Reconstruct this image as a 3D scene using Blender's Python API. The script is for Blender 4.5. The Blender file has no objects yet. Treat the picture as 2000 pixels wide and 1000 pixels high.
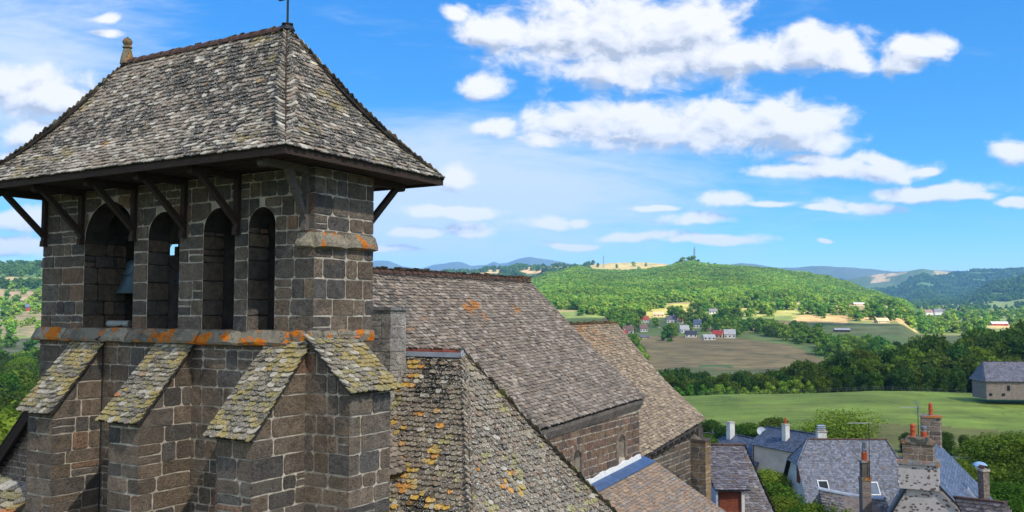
import bpy, math, random
import numpy as np
from mathutils import Vector, Matrix
from mathutils.geometry import tessellate_polygon
R = math.radians
S = bpy.context.scene
C = S.collection

# ------------------------------------------------------------------ camera, world, sun, exposure
F = 1780.0
PITCH = math.atan(110 / F)
cam = bpy.data.cameras.new("camera"); camo = bpy.data.objects.new("camera", cam); C.objects.link(camo)
cam.sensor_width = 36; cam.lens = 36 * F / 2000; cam.clip_start = 0.1; cam.clip_end = 40000
camo.location = (0, 0, 0); camo.rotation_euler = (math.pi / 2 + PITCH, 0, 0)
S.camera = camo
SUN_AZ = R(142); SUN_EL = R(46)          # azimuth clockwise from +Y
SUNV = Vector((math.sin(SUN_AZ) * math.cos(SUN_EL), math.cos(SUN_AZ) * math.cos(SUN_EL), math.sin(SUN_EL)))
sl = bpy.data.lights.new("sun", 'SUN'); slo = bpy.data.objects.new("sun", sl); C.objects.link(slo)
sl.energy = 4.9; sl.angle = R(0.5); sl.color = (1.0, 0.93, 0.83)
slo.rotation_euler = SUNV.to_track_quat('Z', 'Y').to_euler(); slo.location = (0, 0, 60)
S.view_settings.view_transform = 'Standard'; S.view_settings.look = 'None'
S.view_settings.gamma = 1; S.view_settings.exposure = 1.0
S.render.engine = 'CYCLES'
S.cycles.volume_bounces = 1; S.cycles.max_bounces = 6; S.cycles.diffuse_bounces = 3; S.cycles.transparent_max_bounces = 8
S.cycles.use_denoising = True

SKY_STRENGTH = 0.08
CLOUDS = [  # cx, cy, rx, ry of the cumulus puffs, as directions (1780 = 45 degrees)
 (1230,58,215,98),(1100,60,120,60),(975,48,90,30),(900,22,38,16),(1370,40,85,62),(1170,135,130,30),(1330,105,140,50),(1440,100,50,34),
 (1590,85,110,38),(1575,62,40,22),(1490,102,60,24),(1670,112,66,24),(1810,88,70,22),(1775,112,45,22),(1855,76,34,18),
 (940,160,58,24),(965,243,32,19),
 (1120,238,105,34),(1270,240,165,44),(1440,238,130,50),(1560,245,105,56),(1515,205,62,22),(1620,275,62,28),(1040,270,34,13),(1250,208,50,18),
 (1690,328,140,17),(1745,312,50,16),(1570,334,75,14),(1825,331,36,8),(1610,316,60,13),
 (1430,398,62,15),(1520,405,48,6),(1690,404,76,11),(1610,412,40,6),(1830,376,120,15),(1915,384,40,9),(1985,398,36,8),(1990,300,44,24),
 (1065,431,62,13),(1140,428,24,9),(1365,433,76,11),(890,417,100,12),(920,452,44,15),(830,458,60,9),(1270,413,46,5),(1400,470,120,8),(1250,462,80,9),(1110,476,70,8),(1607,473,14,5),
 (80,178,100,46),(20,165,60,36),(140,195,50,30),(45,256,58,26),(0,305,22,16),(190,22,30,9),(188,50,26,7),(20,480,120,18),(30,430,110,22),(770,490,60,6),(880,350,44,26),
]
def build_world():
    w = bpy.data.worlds.new("World"); S.world = w; w.use_nodes = True
    nt = w.node_tree; N = nt.nodes; L = nt.links; N.clear()
    def nd(t, **k):
        n = N.new(t)
        for a, v in k.items(): setattr(n, a, v)
        return n
    def val(sock, v):
        if hasattr(v, 'is_output'): L.new(v, sock)
        else: sock.default_value = v
    def m(op, a, b=0.0, c=0.0, clamp=False):
        n = nd('ShaderNodeMath', operation=op, use_clamp=clamp)
        val(n.inputs[0], a); val(n.inputs[1], b); val(n.inputs[2], c); return n.outputs[0]
    def vm(op, a, b=(0, 0, 0), c=(0, 0, 0), out=0):
        n = nd('ShaderNodeVectorMath', operation=op)
        val(n.inputs[0], a); val(n.inputs[1], b)
        if op == 'MULTIPLY_ADD': val(n.inputs[2], c)
        return n.outputs[out]
    tc = nd('ShaderNodeTexCoord').outputs['Generated']
    sep = nd('ShaderNodeSeparateXYZ'); L.new(tc, sep.inputs[0])
    yy = m('MAXIMUM', m('ABSOLUTE', sep.outputs[1]), 0.05)
    cmb = nd('ShaderNodeCombineXYZ')
    L.new(m('DIVIDE', sep.outputs[0], yy), cmb.inputs[0]); L.new(m('DIVIDE', sep.outputs[2], yy), cmb.inputs[1])
    uv = cmb.outputs[0]
    def noise(vec, scale, detail=5, rough=0.55, dist=0.0, col=False, dims='3D'):
        n = nd('ShaderNodeTexNoise', noise_dimensions=dims)
        val(n.inputs['Vector'], vec); n.inputs['Scale'].default_value = scale; n.inputs['Detail'].default_value = detail
        n.inputs['Roughness'].default_value = rough; n.inputs['Distortion'].default_value = dist
        return n.outputs['Color' if col else 'Fac']
    def density(p):
        wv = vm('MULTIPLY_ADD', vm('SUBTRACT', noise(p, 9, 2, .5, 0, True, '2D'), (.5, .5, .5)), (.055, .024, 0), p)
        acc = None
        for (cx, cy, rx, ry) in CLOUDS:
            c = ((cx - 1000) / F, (610 - cy) / F); r = (rx * 1.12 / F, ry * 1.22 / F)
            l = vm('LENGTH', vm('MULTIPLY_ADD', wv, (1 / r[0], 1 / r[1], 0), (-c[0] / r[0], -c[1] / r[1], 0)), out=1)
            if acc is None: acc = l
            else:
                n = nd('ShaderNodeMath', operation='SMOOTH_MIN'); L.new(acc, n.inputs[0]); L.new(l, n.inputs[1]); n.inputs[2].default_value = .18; acc = n.outputs[0]
        ps = vm('MULTIPLY', p, (1, 1.5, 1))
        f1 = noise(ps, 22, 7, .58, .25, dims='2D')
        d = m('SUBTRACT', 1.0, acc)
        d = m('MAXIMUM', d, -1.2)
        return m('ADD', d, m('MULTIPLY_ADD', m('SUBTRACT', f1, .5), 1.55, .16)), f1, acc
    d0, f0, a0 = density(uv)
    d1, f1, a1 = density(vm('ADD', uv, (0.010, 0.016, 0)))
    def ss(x, lo, hi):
        n = nd('ShaderNodeMapRange', interpolation_type='SMOOTHSTEP'); val(n.inputs[0], x)
        n.inputs[1].default_value = lo; n.inputs[2].default_value = hi; return n.outputs[0]
    alpha = ss(d0, -.08, .62)
    lit = m('ADD', m('MULTIPLY_ADD', m('SUBTRACT', a1, a0), .85, .62), m('MULTIPLY', m('SUBTRACT', f0, f1), 1.9), clamp=True)
    core = ss(d0, .3, 1.3)
    lit = m('SUBTRACT', lit, m('MULTIPLY', core, .10), clamp=True)
    ramp = nd('ShaderNodeValToRGB'); L.new(lit, ramp.inputs[0])
    e = ramp.color_ramp.elements
    e[0].position = .10; e[0].color = (.42, .47, .57, 1); e[1].position = .90; e[1].color = (.84, .84, .85, 1)
    x = e.new(.45); x.color = (.67, .70, .77, 1)
    # thin veil of high cloud
    vs = vm('MULTIPLY', uv, (1.0, 5.0, 1))
    veil = noise(vs, 3.2, 7, .62, .6, dims='2D')
    fine = noise(vs, 14, 6, .65, .3, dims='2D')
    # veil is strongest low, left of the middle
    reg = vm('LENGTH', vm('MULTIPLY_ADD', uv, (1 / .34, 1 / .085, 0), (.055 / .34, -.128 / .085, 0)), out=1)
    reg2 = vm('LENGTH', vm('MULTIPLY_ADD', uv, (1 / .22, 1 / .16, 0), (.56 / .22, -.26 / .16, 0)), out=1)
    rr = m('MAXIMUM', m('SUBTRACT', 1.35, reg), m('SUBTRACT', 1.0, reg2)); rr = m('MAXIMUM', rr, -.2)
    va = ss(m('ADD', m('ADD', m('MULTIPLY', rr, .60), m('MULTIPLY', veil, .8)), m('MULTIPLY', fine, .35)), .52, 1.20)
    va = m('MULTIPLY', va, .88)
    va = m('MAXIMUM', va, m('MULTIPLY', ss(m('MULTIPLY', sep.outputs[1], -1.0), .0, .45), .80))   # bright veil added behind the viewer, as fill for the front faces
    sky = nd('ShaderNodeTexSky', sky_type='NISHITA'); sky.sun_disc = False
    sky.sun_elevation = SUN_EL; sky.sun_rotation = SUN_AZ; sky.altitude = 900; sky.air_density = 1.0; sky.dust_density = 0.25; sky.ozone_density = 2.2
    sp = nd('ShaderNodeSeparateColor'); L.new(sky.outputs[0], sp.inputs[0]); rb = m('POWER', m('DIVIDE', sp.outputs[0], sp.outputs[2]), 2.7); gb = m('POWER', m('DIVIDE', sp.outputs[1], sp.outputs[2]), 1.85)
    lum = m('MULTIPLY', m('POWER', sp.outputs[2], .35), 3.45); hs = nd('ShaderNodeCombineColor'); L.new(m('MULTIPLY', rb, lum), hs.inputs[0]); L.new(m('MULTIPLY', gb, lum), hs.inputs[1]); L.new(lum, hs.inputs[2])
    def mix(f, a, b):
        n = nd('ShaderNodeMix', data_type='RGBA'); val(n.inputs[0], f); val(n.inputs[6], a); val(n.inputs[7], b); return n.outputs[2]
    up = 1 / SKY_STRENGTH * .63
    c1 = mix(va, hs.outputs[0], mix(ss(m('MULTIPLY', sep.outputs[1], -1.0), .0, .3), (.62 * up, .71 * up, .83 * up, 1), (.82 * up, .88 * up, .96 * up, 1)))  # veil in the rear half brightened further as added fill
    sc = vm('SCALE', ramp.outputs[0]); N[-1].inputs[3].default_value = up
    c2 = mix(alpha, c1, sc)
    # below the horizon there is only hazy ground light
    c3 = mix(ss(sep.outputs[2], -.03, 0.0), (.22 * up, .26 * up, .28 * up, 1), c2)
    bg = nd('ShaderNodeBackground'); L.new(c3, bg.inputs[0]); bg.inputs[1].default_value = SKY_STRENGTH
    o = nd('ShaderNodeOutputWorld'); L.new(bg.outputs[0], o.inputs[0])
    w.cycles.sampling_method = 'MANUAL'; w.cycles.sample_map_resolution = 512
build_world()

# ------------------------------------------------------------------ numbers
rng = np.random.default_rng(7)
random.seed(7)
def _h(ix, iy, iz, seed):
    n = (ix.astype(np.int64) * 374761393 + iy.astype(np.int64) * 668265263 + iz.astype(np.int64) * 2147483647 + seed * 974634777) & 0xFFFFFFFF
    n = ((n ^ (n >> 13)) * 1274126177) & 0xFFFFFFFF
    n = n ^ (n >> 16)
    return (n & 0xFFFFFF) / float(0xFFFFFF)
def vnoise(P, scale, seed=0, octaves=3):
    P = np.asarray(P, float); out = 0; amp = 1; tot = 0
    for o in range(octaves):
        q = P * scale * (2 ** o); i = np.floor(q); f = q - i; f = f * f * (3 - 2 * f)
        x, y, z = i[:, 0], i[:, 1], i[:, 2]; r = 0
        for dx in (0, 1):
            for dy in (0, 1):
                for dz in (0, 1):
                    wgt = (f[:, 0] if dx else 1 - f[:, 0]) * (f[:, 1] if dy else 1 - f[:, 1]) * (f[:, 2] if dz else 1 - f[:, 2])
                    r = r + wgt * _h(x + dx, y + dy, z + dz, seed + o)
        out = out + r * amp; tot += amp; amp *= .5
    return out / tot
def at(x, y, D):
    u = (x - 1000) / F; v = (500 - y) / F
    d = (u, math.cos(PITCH) - v * math.sin(PITCH), math.sin(PITCH) + v * math.cos(PITCH))
    k = D / d[1]
    return Vector((d[0] * k, D, d[2] * k))

# ------------------------------------------------------------------ materials
def newmat(name):
    m = bpy.data.materials.new(name); m.use_nodes = True
    nt = m.node_tree; b = nt.nodes['Principled BSDF']; b.inputs['Roughness'].default_value = .9
    b.inputs['Specular IOR Level'].default_value = .25
    return m, nt, b
def mnoise(nt, scale, detail=4, rough=.6, coord='Object', vec=None, dist=0):
    n = nt.nodes.new('ShaderNodeTexNoise'); n.inputs['Scale'].default_value = scale; n.inputs['Detail'].default_value = detail
    n.inputs['Roughness'].default_value = rough; n.inputs['Distortion'].default_value = dist
    if vec is None:
        t = nt.nodes.get('tc') or nt.nodes.new('ShaderNodeTexCoord'); t.name = 'tc'; vec = t.outputs[coord]
    nt.links.new(vec, n.inputs['Vector']); return n.outputs['Fac']
def mrange(nt, x, a, b, c=0., d=1.):
    n = nt.nodes.new('ShaderNodeMapRange'); nt.links.new(x, n.inputs[0])
    for i, v in enumerate((a, b, c, d)): n.inputs[i + 1].default_value = v
    return n.outputs[0]
def mmix(nt, f, a, b, blend='MIX'):
    n = nt.nodes.new('ShaderNodeMix'); n.data_type = 'RGBA'; n.blend_type = blend
    for s, v in ((n.inputs[0], f), (n.inputs[6], a), (n.inputs[7], b)):
        if hasattr(v, 'is_output'): nt.links.new(v, s)
        else: s.default_value = v if isinstance(v, (int, float)) else tuple(v) + (1,) * (4 - len(v))
    return n.outputs[2]
def mmul(nt, col, fac):
    n = nt.nodes.new('ShaderNodeVectorMath'); n.operation = 'SCALE'; nt.links.new(col, n.inputs[0]); nt.links.new(fac, n.inputs[3]); return n.outputs[0]
def mbump(nt, b, h, strength=.5, dist=.02):
    n = nt.nodes.new('ShaderNodeBump'); n.inputs['Strength'].default_value = strength; n.inputs['Distance'].default_value = dist
    nt.links.new(h, n.inputs['Height']); nt.links.new(n.outputs[0], b.inputs['Normal'])
def attr(nt, name='Col'):
    n = nt.nodes.new('ShaderNodeAttribute'); n.attribute_name = name; return n.outputs['Color']
def tile_mat(name, scale=1., speck=(.62, .62, .58), lo=.50, hi=.56, rough=.85):
    m, nt, b = newmat(name)
    c = attr(nt)
    c = mmul(nt, c, mrange(nt, mnoise(nt, 9 * scale, 6, .7), .3, .7, .62, 1.35))
    c = mmix(nt, mrange(nt, mnoise(nt, 26 * scale, 3, .6), lo + .05, hi + .07, 0, .75), c, speck)
    c = mmix(nt, mrange(nt, mnoise(nt, 17 * scale, 3, .6, dist=.5), .60, .68, 0, .8), c, (.03, .028, .022))
    nt.links.new(c, b.inputs['Base Color']); b.inputs['Roughness'].default_value = rough
    mbump(nt, b, mnoise(nt, 40 * scale, 5, .7), .55, .012 / scale); return m
def stone_mat(name, scale=1., lichen=0.):
    m, nt, b = newmat(name)
    c = attr(nt)
    c = mmul(nt, c, mrange(nt, mnoise(nt, 5 * scale, 8, .75), .3, .7, .55, 1.45))
    pit = mnoise(nt, 34 * scale, 3, .55)
    c = mmix(nt, mrange(nt, pit, .60, .70, 0, .85), c, (.022, .020, .020))
    c = mmix(nt, mrange(nt, mnoise(nt, 48 * scale, 2, .5), .66, .72, 0, .55), c, (.42, .40, .36))
    if lichen:
        c = mmix(nt, mrange(nt, mnoise(nt, 2.3, 6, .62, dist=.6), .60 - lichen, .64 - lichen, 0, 1), c, (.28, .25, .19))
        f = mrange(nt, mnoise(nt, 1.9, 7, .62, dist=.9), .615 - lichen * .80, .635 - lichen * .80, 0, 1)
        c = mmix(nt, f, c, mmix(nt, mrange(nt, mnoise(nt, 14, 3, .6), .4, .6), (.80, .15, .008), (.62, .26, .02)))
    c = mmix(nt, mrange(nt, mnoise(nt, .9, 7, .65, dist=.8), .56, .66, 0, .55), c, (.055, .050, .046))     # soot and damp stains
    c = mmix(nt, mrange(nt, mnoise(nt, 1.3, 7, .68, dist=.5), .60, .68, 0, .45), c, (.24, .17, .085))     # ochre film of old lichen
    nt.links.new(c, b.inputs['Base Color'])
    h = nt.nodes.new('ShaderNodeMath'); h.operation = 'SUBTRACT'
    nt.links.new(mnoise(nt, 16 * scale, 8, .72), h.inputs[0]); nt.links.new(mrange(nt, pit, .55, .7, 0, .5), h.inputs[1])
    mbump(nt, b, h.outputs[0], 1.0, .05 / scale); return m
def plain(name, col, rough=.8, amp=.35, scale=3., bump=.2, col2=None, metal=0):
    m, nt, b = newmat(name)
    n1 = mnoise(nt, scale, 8, .68)
    if col2 is None: col2 = [v * (1 - amp) for v in col]
    c = mmix(nt, mrange(nt, n1, .35, .65), col2, [min(1, v * (1 + amp * .4)) for v in col])
    nt.links.new(c, b.inputs['Base Color']); b.inputs['Roughness'].default_value = rough; b.inputs['Metallic'].default_value = metal
    if bump: mbump(nt, b, mnoise(nt, scale * 9, 5, .7), bump, .02)
    return m
def wood_mat(name, col):
    m, nt, b = newmat(name)
    t = nt.nodes.new('ShaderNodeTexCoord'); mp = nt.nodes.new('ShaderNodeMapping'); mp.inputs['Scale'].default_value = (2, 14, 14)
    nt.links.new(t.outputs['Object'], mp.inputs[0])
    n = mnoise(nt, 2.5, 6, .7, vec=mp.outputs[0])
    c = mmix(nt, mrange(nt, n, .3, .7), [v * .5 for v in col], [v * 1.4 for v in col]); nt.links.new(c, b.inputs['Base Color'])
    mbump(nt, b, n, .5, .01); return m
def leaf_mat(name, base, warm, var=.35):
    m, nt, b = newmat(name)
    nt.nodes.remove(b); out = nt.nodes['Material Output']
    oi = nt.nodes.new('ShaderNodeObjectInfo')
    geo = nt.nodes.new('ShaderNodeNewGeometry')
    c = mmix(nt, oi.outputs['Random'], base, warm)
    pn = mnoise(nt, .011, 4, .6, vec=oi.outputs['Location']); c = mmul(nt, c, mrange(nt, pn, .35, .65, .72, 1.3))
    c = mmul(nt, c, mrange(nt, geo.outputs['Random Per Island'], 0, 1, 1 - var, 1 + var))
    c = mmul(nt, c, mrange(nt, mnoise(nt, .35, 3, .6), .3, .7, .75, 1.25))
    d = nt.nodes.new('ShaderNodeBsdfDiffuse'); tr = nt.nodes.new('ShaderNodeBsdfTranslucent'); mx = nt.nodes.new('ShaderNodeMixShader')
    nt.links.new(c, d.inputs[0]); nt.links.new(mmul(nt, c, mrange(nt, oi.outputs['Random'], 0, 1, 1.1, 1.3)), tr.inputs[0]); mx.inputs[0].default_value = .32
    nt.links.new(d.outputs[0], mx.inputs[1]); nt.links.new(tr.outputs[0], mx.inputs[2]); nt.links.new(mx.outputs[0], out.inputs[0]); return m
def rubble_mat(name, mortar, stone, scale=3., cover=.16):
    m, nt, b = newmat(name)
    t = nt.nodes.new('ShaderNodeTexCoord'); mp = nt.nodes.new('ShaderNodeMapping'); mp.inputs['Scale'].default_value = (1, 1, 1.6)
    ad = nt.nodes.new('ShaderNodeVectorMath'); ad.operation = 'MULTIPLY_ADD'; nn = nt.nodes.new('ShaderNodeTexNoise'); nn.inputs['Scale'].default_value = scale * 1.6
    nt.links.new(t.outputs['Object'], nn.inputs['Vector']); nt.links.new(nn.outputs['Color'], ad.inputs[0]); ad.inputs[1].default_value = (.16,) * 3; nt.links.new(t.outputs['Object'], ad.inputs[2])
    nt.links.new(ad.outputs[0], mp.inputs[0])
    v = nt.nodes.new('ShaderNodeTexVoronoi'); v.inputs['Scale'].default_value = scale; nt.links.new(mp.outputs[0], v.inputs['Vector'])
    f = mrange(nt, v.outputs['Distance'], cover * 2, cover * 2 + .06, 1, 0)
    sc = mmix(nt, mrange(nt, mnoise(nt, scale * .7, 2), .3, .7), stone, [s * 2.0 for s in stone])
    mc = mmix(nt, mrange(nt, mnoise(nt, 2, 6, .7), .3, .7), [s * .75 for s in mortar], mortar)
    nt.links.new(mmix(nt, f, mc, sc), b.inputs['Base Color']); mbump(nt, b, f, .5, .03); return m

MT = {}
MT['roof_old'] = tile_mat('lichened_lauze', 1)
MT['roof_butt'] = tile_mat('white_lichened_lauze', 1.5, (.50, .50, .45), .50, .52)
MT['roof_fine'] = tile_mat('weathered_slate_tile', 1.2, (.40, .38, .37), .56, .62)
MT['slate'] = tile_mat('blue_slate', .6, (.24, .26, .30), .6, .66, .55)
MT['under'] = plain('roof_underlay', (.035, .032, .03))
MT['stone'] = stone_mat('volcanic_stone'); MT['ledge'] = stone_mat('lichened_ledge', 1, .10); MT['ledge2'] = stone_mat('lichened_moulding', 1, .075)
MT['block'] = stone_mat('grey_block', .8)
MT['mortar'] = plain('mortar', (.52, .455, .37), .95, .45, 4, .5)
MT['shade_and_mortar'] = plain('recess_shade_and_mortar', (.06, .052, .047), .95, .5, 3, .5)  # recess shade of the bell openings put into the colour; also dark ridge mortar
MT['wood'] = wood_mat('dark_weathered_timber', (.052, .036, .028)); MT['woodg'] = wood_mat('grey_timber', (.13, .11, .10))
MT['terracotta'] = plain('old_ridge_tile', (.135, .078, .062), .85, .5, 5, .4)
MT['pot'] = plain('chimney_pot_clay', (.50, .10, .035), .6, .3, 8, .1)
MT['iron'] = plain('iron', (.03, .032, .036), .5, .3, 5, .1)
MT['bell'] = plain('bronze_bell', (.07, .125, .16), .42, .35, 4, .1, metal=.35)
MT['white'] = plain('white_paint', (.68, .69, .70), .7, .2, 3, .1)
MT['zinc'] = plain('zinc', (.075, .13, .26), .45, .3, 3, .1)
MT['zincw'] = plain('pale_zinc', (.42, .47, .55), .45, .25, 2, .1)
MT['lime'] = plain('white_lime_mortar', (.72, .72, .70), .9, .15, 6, .4)
MT['glass'] = plain('dark_glass', (.02, .025, .03), .12, .3, 2, 0)
MT['glassb'] = plain('roof_window_glass', (.16, .20, .26), .12, .3, 2, 0)
MT['render_w'] = plain('white_render', (.66, .65, .62), .9, .2, 1.3, .15)
MT['render_p'] = plain('pinkish_render', (.58, .48, .44), .9, .18, 1.0, .15)
MT['render_c'] = plain('cream_render', (.50, .42, .30), .9, .2, 1.0, .15)
MT['rubble'] = rubble_mat('pale_rubble', (.62, .57, .54), (.11, .08, .07), 4.2, .15)
MT['rubble_y'] = rubble_mat('yellow_rubble', (.48, .42, .26), (.16, .13, .09), 2.2, .15)
MT['rubble_d'] = rubble_mat('dark_rubble', (.27, .225, .20), (.15, .12, .105), 2.2, .24)
MT['shutter'] = wood_mat('red_brown_shutter', (.20, .058, .032))
MT['brick'] = rubble_mat('brown_brick', (.26, .22, .19), (.10, .07, .055), 8, .24)
MT['steel'] = plain('galvanised_steel', (.30, .31, .33), .4, .2, 4, 0, metal=.5)
MT['bark'] = plain('bark', (.07, .055, .042), .95, .4, 4, .6)
MT['steelp'] = plain('grey_painted_steel', (.30, .34, .33), .6, .3, 6, .1)
MT['blue'] = plain('blue_canvas', (.30, .46, .66), .6, .15, 2, .05)
MT['cloudy'] = None
for k, c in dict(red=(.42, .065, .05), redb=(.46, .10, .06), grey=(.16, .16, .18), dark=(.055, .062, .085), blueg=(.10, .13, .20), brown=(.22, .14, .11), pale=(.46, .46, .45), tan=(.50, .36, .22)).items():
    MT['r_' + k] = plain('far_roof_' + k, c, .8, .3, .8, 0)
LEAF = [leaf_mat('leaf_dark', (.040, .100, .022), (.110, .155, .026)), leaf_mat('leaf_mid', (.065, .155, .020), (.17, .22, .028)),
        leaf_mat('leaf_light', (.15, .26, .026), (.25, .34, .045)), leaf_mat('leaf_wood', (.080, .215, .030), (.25, .36, .050), .5), leaf_mat('leaf_far', (.05, .13, .04), (.12, .22, .045), .4)]

# ------------------------------------------------------------------ mesh helpers
def mk(name, V, Fc, mats, parent=None, col=None, midx=None, smooth=False, label=None):
    me = bpy.data.meshes.new(name)
    V = np.asarray(V, dtype=np.float64).reshape(-1, 3)
    me.vertices.add(len(V)); me.vertices.foreach_set('co', V.ravel())
    if isinstance(Fc, np.ndarray):
        tot = np.full(len(Fc), Fc.shape[1], np.int32); loops = Fc.ravel()
    elif isinstance(Fc, tuple):                       # (loops, totals)
        loops, tot = Fc
    else:
        tot = np.array([len(f) for f in Fc], np.int32); loops = np.array([i for f in Fc for i in f])
    me.loops.add(len(loops)); me.loops.foreach_set('vertex_index', loops.astype(np.int32))
    me.polygons.add(len(tot)); st = np.concatenate([[0], np.cumsum(tot)[:-1]]).astype(np.int32)
    me.polygons.foreach_set('loop_start', st); me.polygons.foreach_set('loop_total', np.asarray(tot, np.int32))
    for m_ in (mats if isinstance(mats, (list, tuple)) else [mats]): me.materials.append(m_)
    if midx is not None: me.polygons.foreach_set('material_index', np.asarray(midx, np.int32))
    me.polygons.foreach_set('use_smooth', np.full(len(tot), bool(smooth)))
    me.update(calc_edges=True); me.validate()
    if col is not None:
        a = me.color_attributes.new('Col', 'FLOAT_COLOR', 'POINT')
        cc = np.ones((len(V), 4), np.float32); cc[:, :3] = col; a.data.foreach_set('color', cc.ravel())
    o = bpy.data.objects.new(name, me); C.objects.link(o)
    if parent is not None: o.parent = parent
    if label: o['label'] = label
    return o
class MB:
    def __init__(s): s.V = []; s.F = []; s.c = []; s.m = []
    def add(s, V, Fc, col=None, m=0):
        n = len(s.V); s.V += [tuple(v) for v in V]; s.F += [tuple(i + n for i in f) for f in Fc]; s.m += [m] * len(Fc)
        if col is not None: s.c += [tuple(col)] * len(V)
        else: s.c += [(.3, .3, .3)] * len(V)
    def box(s, x0, x1, y0, y1, z0, z1, col=None, m=0, M=None, taper=0):
        V = [Vector((x, y, z)) for z in (z0, z1) for (x, y) in ((x0, y0), (x1, y0), (x1, y1), (x0, y1))]
        if taper:
            cx, cy = (x0 + x1) / 2, (y0 + y1) / 2
            for v in V[4:]: v.x = cx + (v.x - cx) * (1 - taper); v.y = cy + (v.y - cy) * (1 - taper)
        if M is not None: V = [M @ v for v in V]
        s.add(V, [(3, 2, 1, 0), (4, 5, 6, 7), (0, 1, 5, 4), (1, 2, 6, 5), (2, 3, 7, 6), (3, 0, 4, 7)], col, m)
    def tube(s, a, b, r0, r1=None, n=8, col=None, m=0, cap=True, square=False):
        a = Vector(a); b = Vector(b); r1 = r0 if r1 is None else r1
        q = (b - a).to_track_quat('Z', 'Y'); V = []
        if square: n = 4
        for p, r in ((a, r0), (b, r1)):
            for i in range(n):
                t = 2 * math.pi * (i + .5) / n; V.append(p + q @ Vector((math.cos(t) * r, math.sin(t) * r, 0)))
        Fc = [(i, (i + 1) % n, n + (i + 1) % n, n + i) for i in range(n)]
        if cap: Fc += [tuple(range(n - 1, -1, -1)), tuple(range(n, 2 * n))]
        s.add(V, Fc, col, m)
    def lathe(s, prof, c, n=20, col=None, m=0, axis=None):
        V = []; c = Vector(c)
        for (r, z) in prof:
            for i in range(n):
                t = 2 * math.pi * i / n; p = Vector((r * math.cos(t), r * math.sin(t), z))
                V.append(c + (axis @ p if axis else p))
        Fc = [(k * n + i, k * n + (i + 1) % n, (k + 1) * n + (i + 1) % n, (k + 1) * n + i) for k in range(len(prof) - 1) for i in range(n)]
        Fc += [tuple(range(n - 1, -1, -1)), tuple((len(prof) - 1) * n + i for i in range(n))]
        s.add(V, Fc, col, m)
    def poly(s, pts, col=None, m=0): s.add(pts, [tuple(range(len(pts)))], col, m)
    def prism(s, pts, off, col=None, m=0):
        n = len(pts); off = Vector(off); V = [Vector(p) for p in pts] + [Vector(p) + off for p in pts]
        s.add(V, [tuple(range(n)), tuple(range(2 * n - 1, n - 1, -1))] + [((i + 1) % n, i, n + i, n + (i + 1) % n) for i in range(n)], col, m)
    def build(s, name, mats, parent=None, smooth=False, label=None):
        return mk(name, s.V, s.F, mats, parent, np.array(s.c), s.m, smooth, label)
def thing(name, label, cat, loc=(0, 0, 0), rz=0, group=None):
    o = bpy.data.objects.new(name, None); C.objects.link(o); o.location = loc; o.rotation_euler = (0, 0, rz); o.empty_display_size = .3
    o['label'] = label; o['category'] = cat
    if group: o['group'] = group
    return o
def tag(o, label, cat, group=None):
    o['label'] = label; o['category'] = cat
    if group: o['group'] = group
    return o
def structure(o, kind='structure'): o['kind'] = kind; return o
def pal(n, cols, w, r, jit=.18):
    cols = np.array(cols); i = r.choice(len(cols), n, p=np.array(w) / sum(w)); c = cols[i] * (1 + (r.random((n, 1)) - .5) * 2 * jit)
    return c
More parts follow.
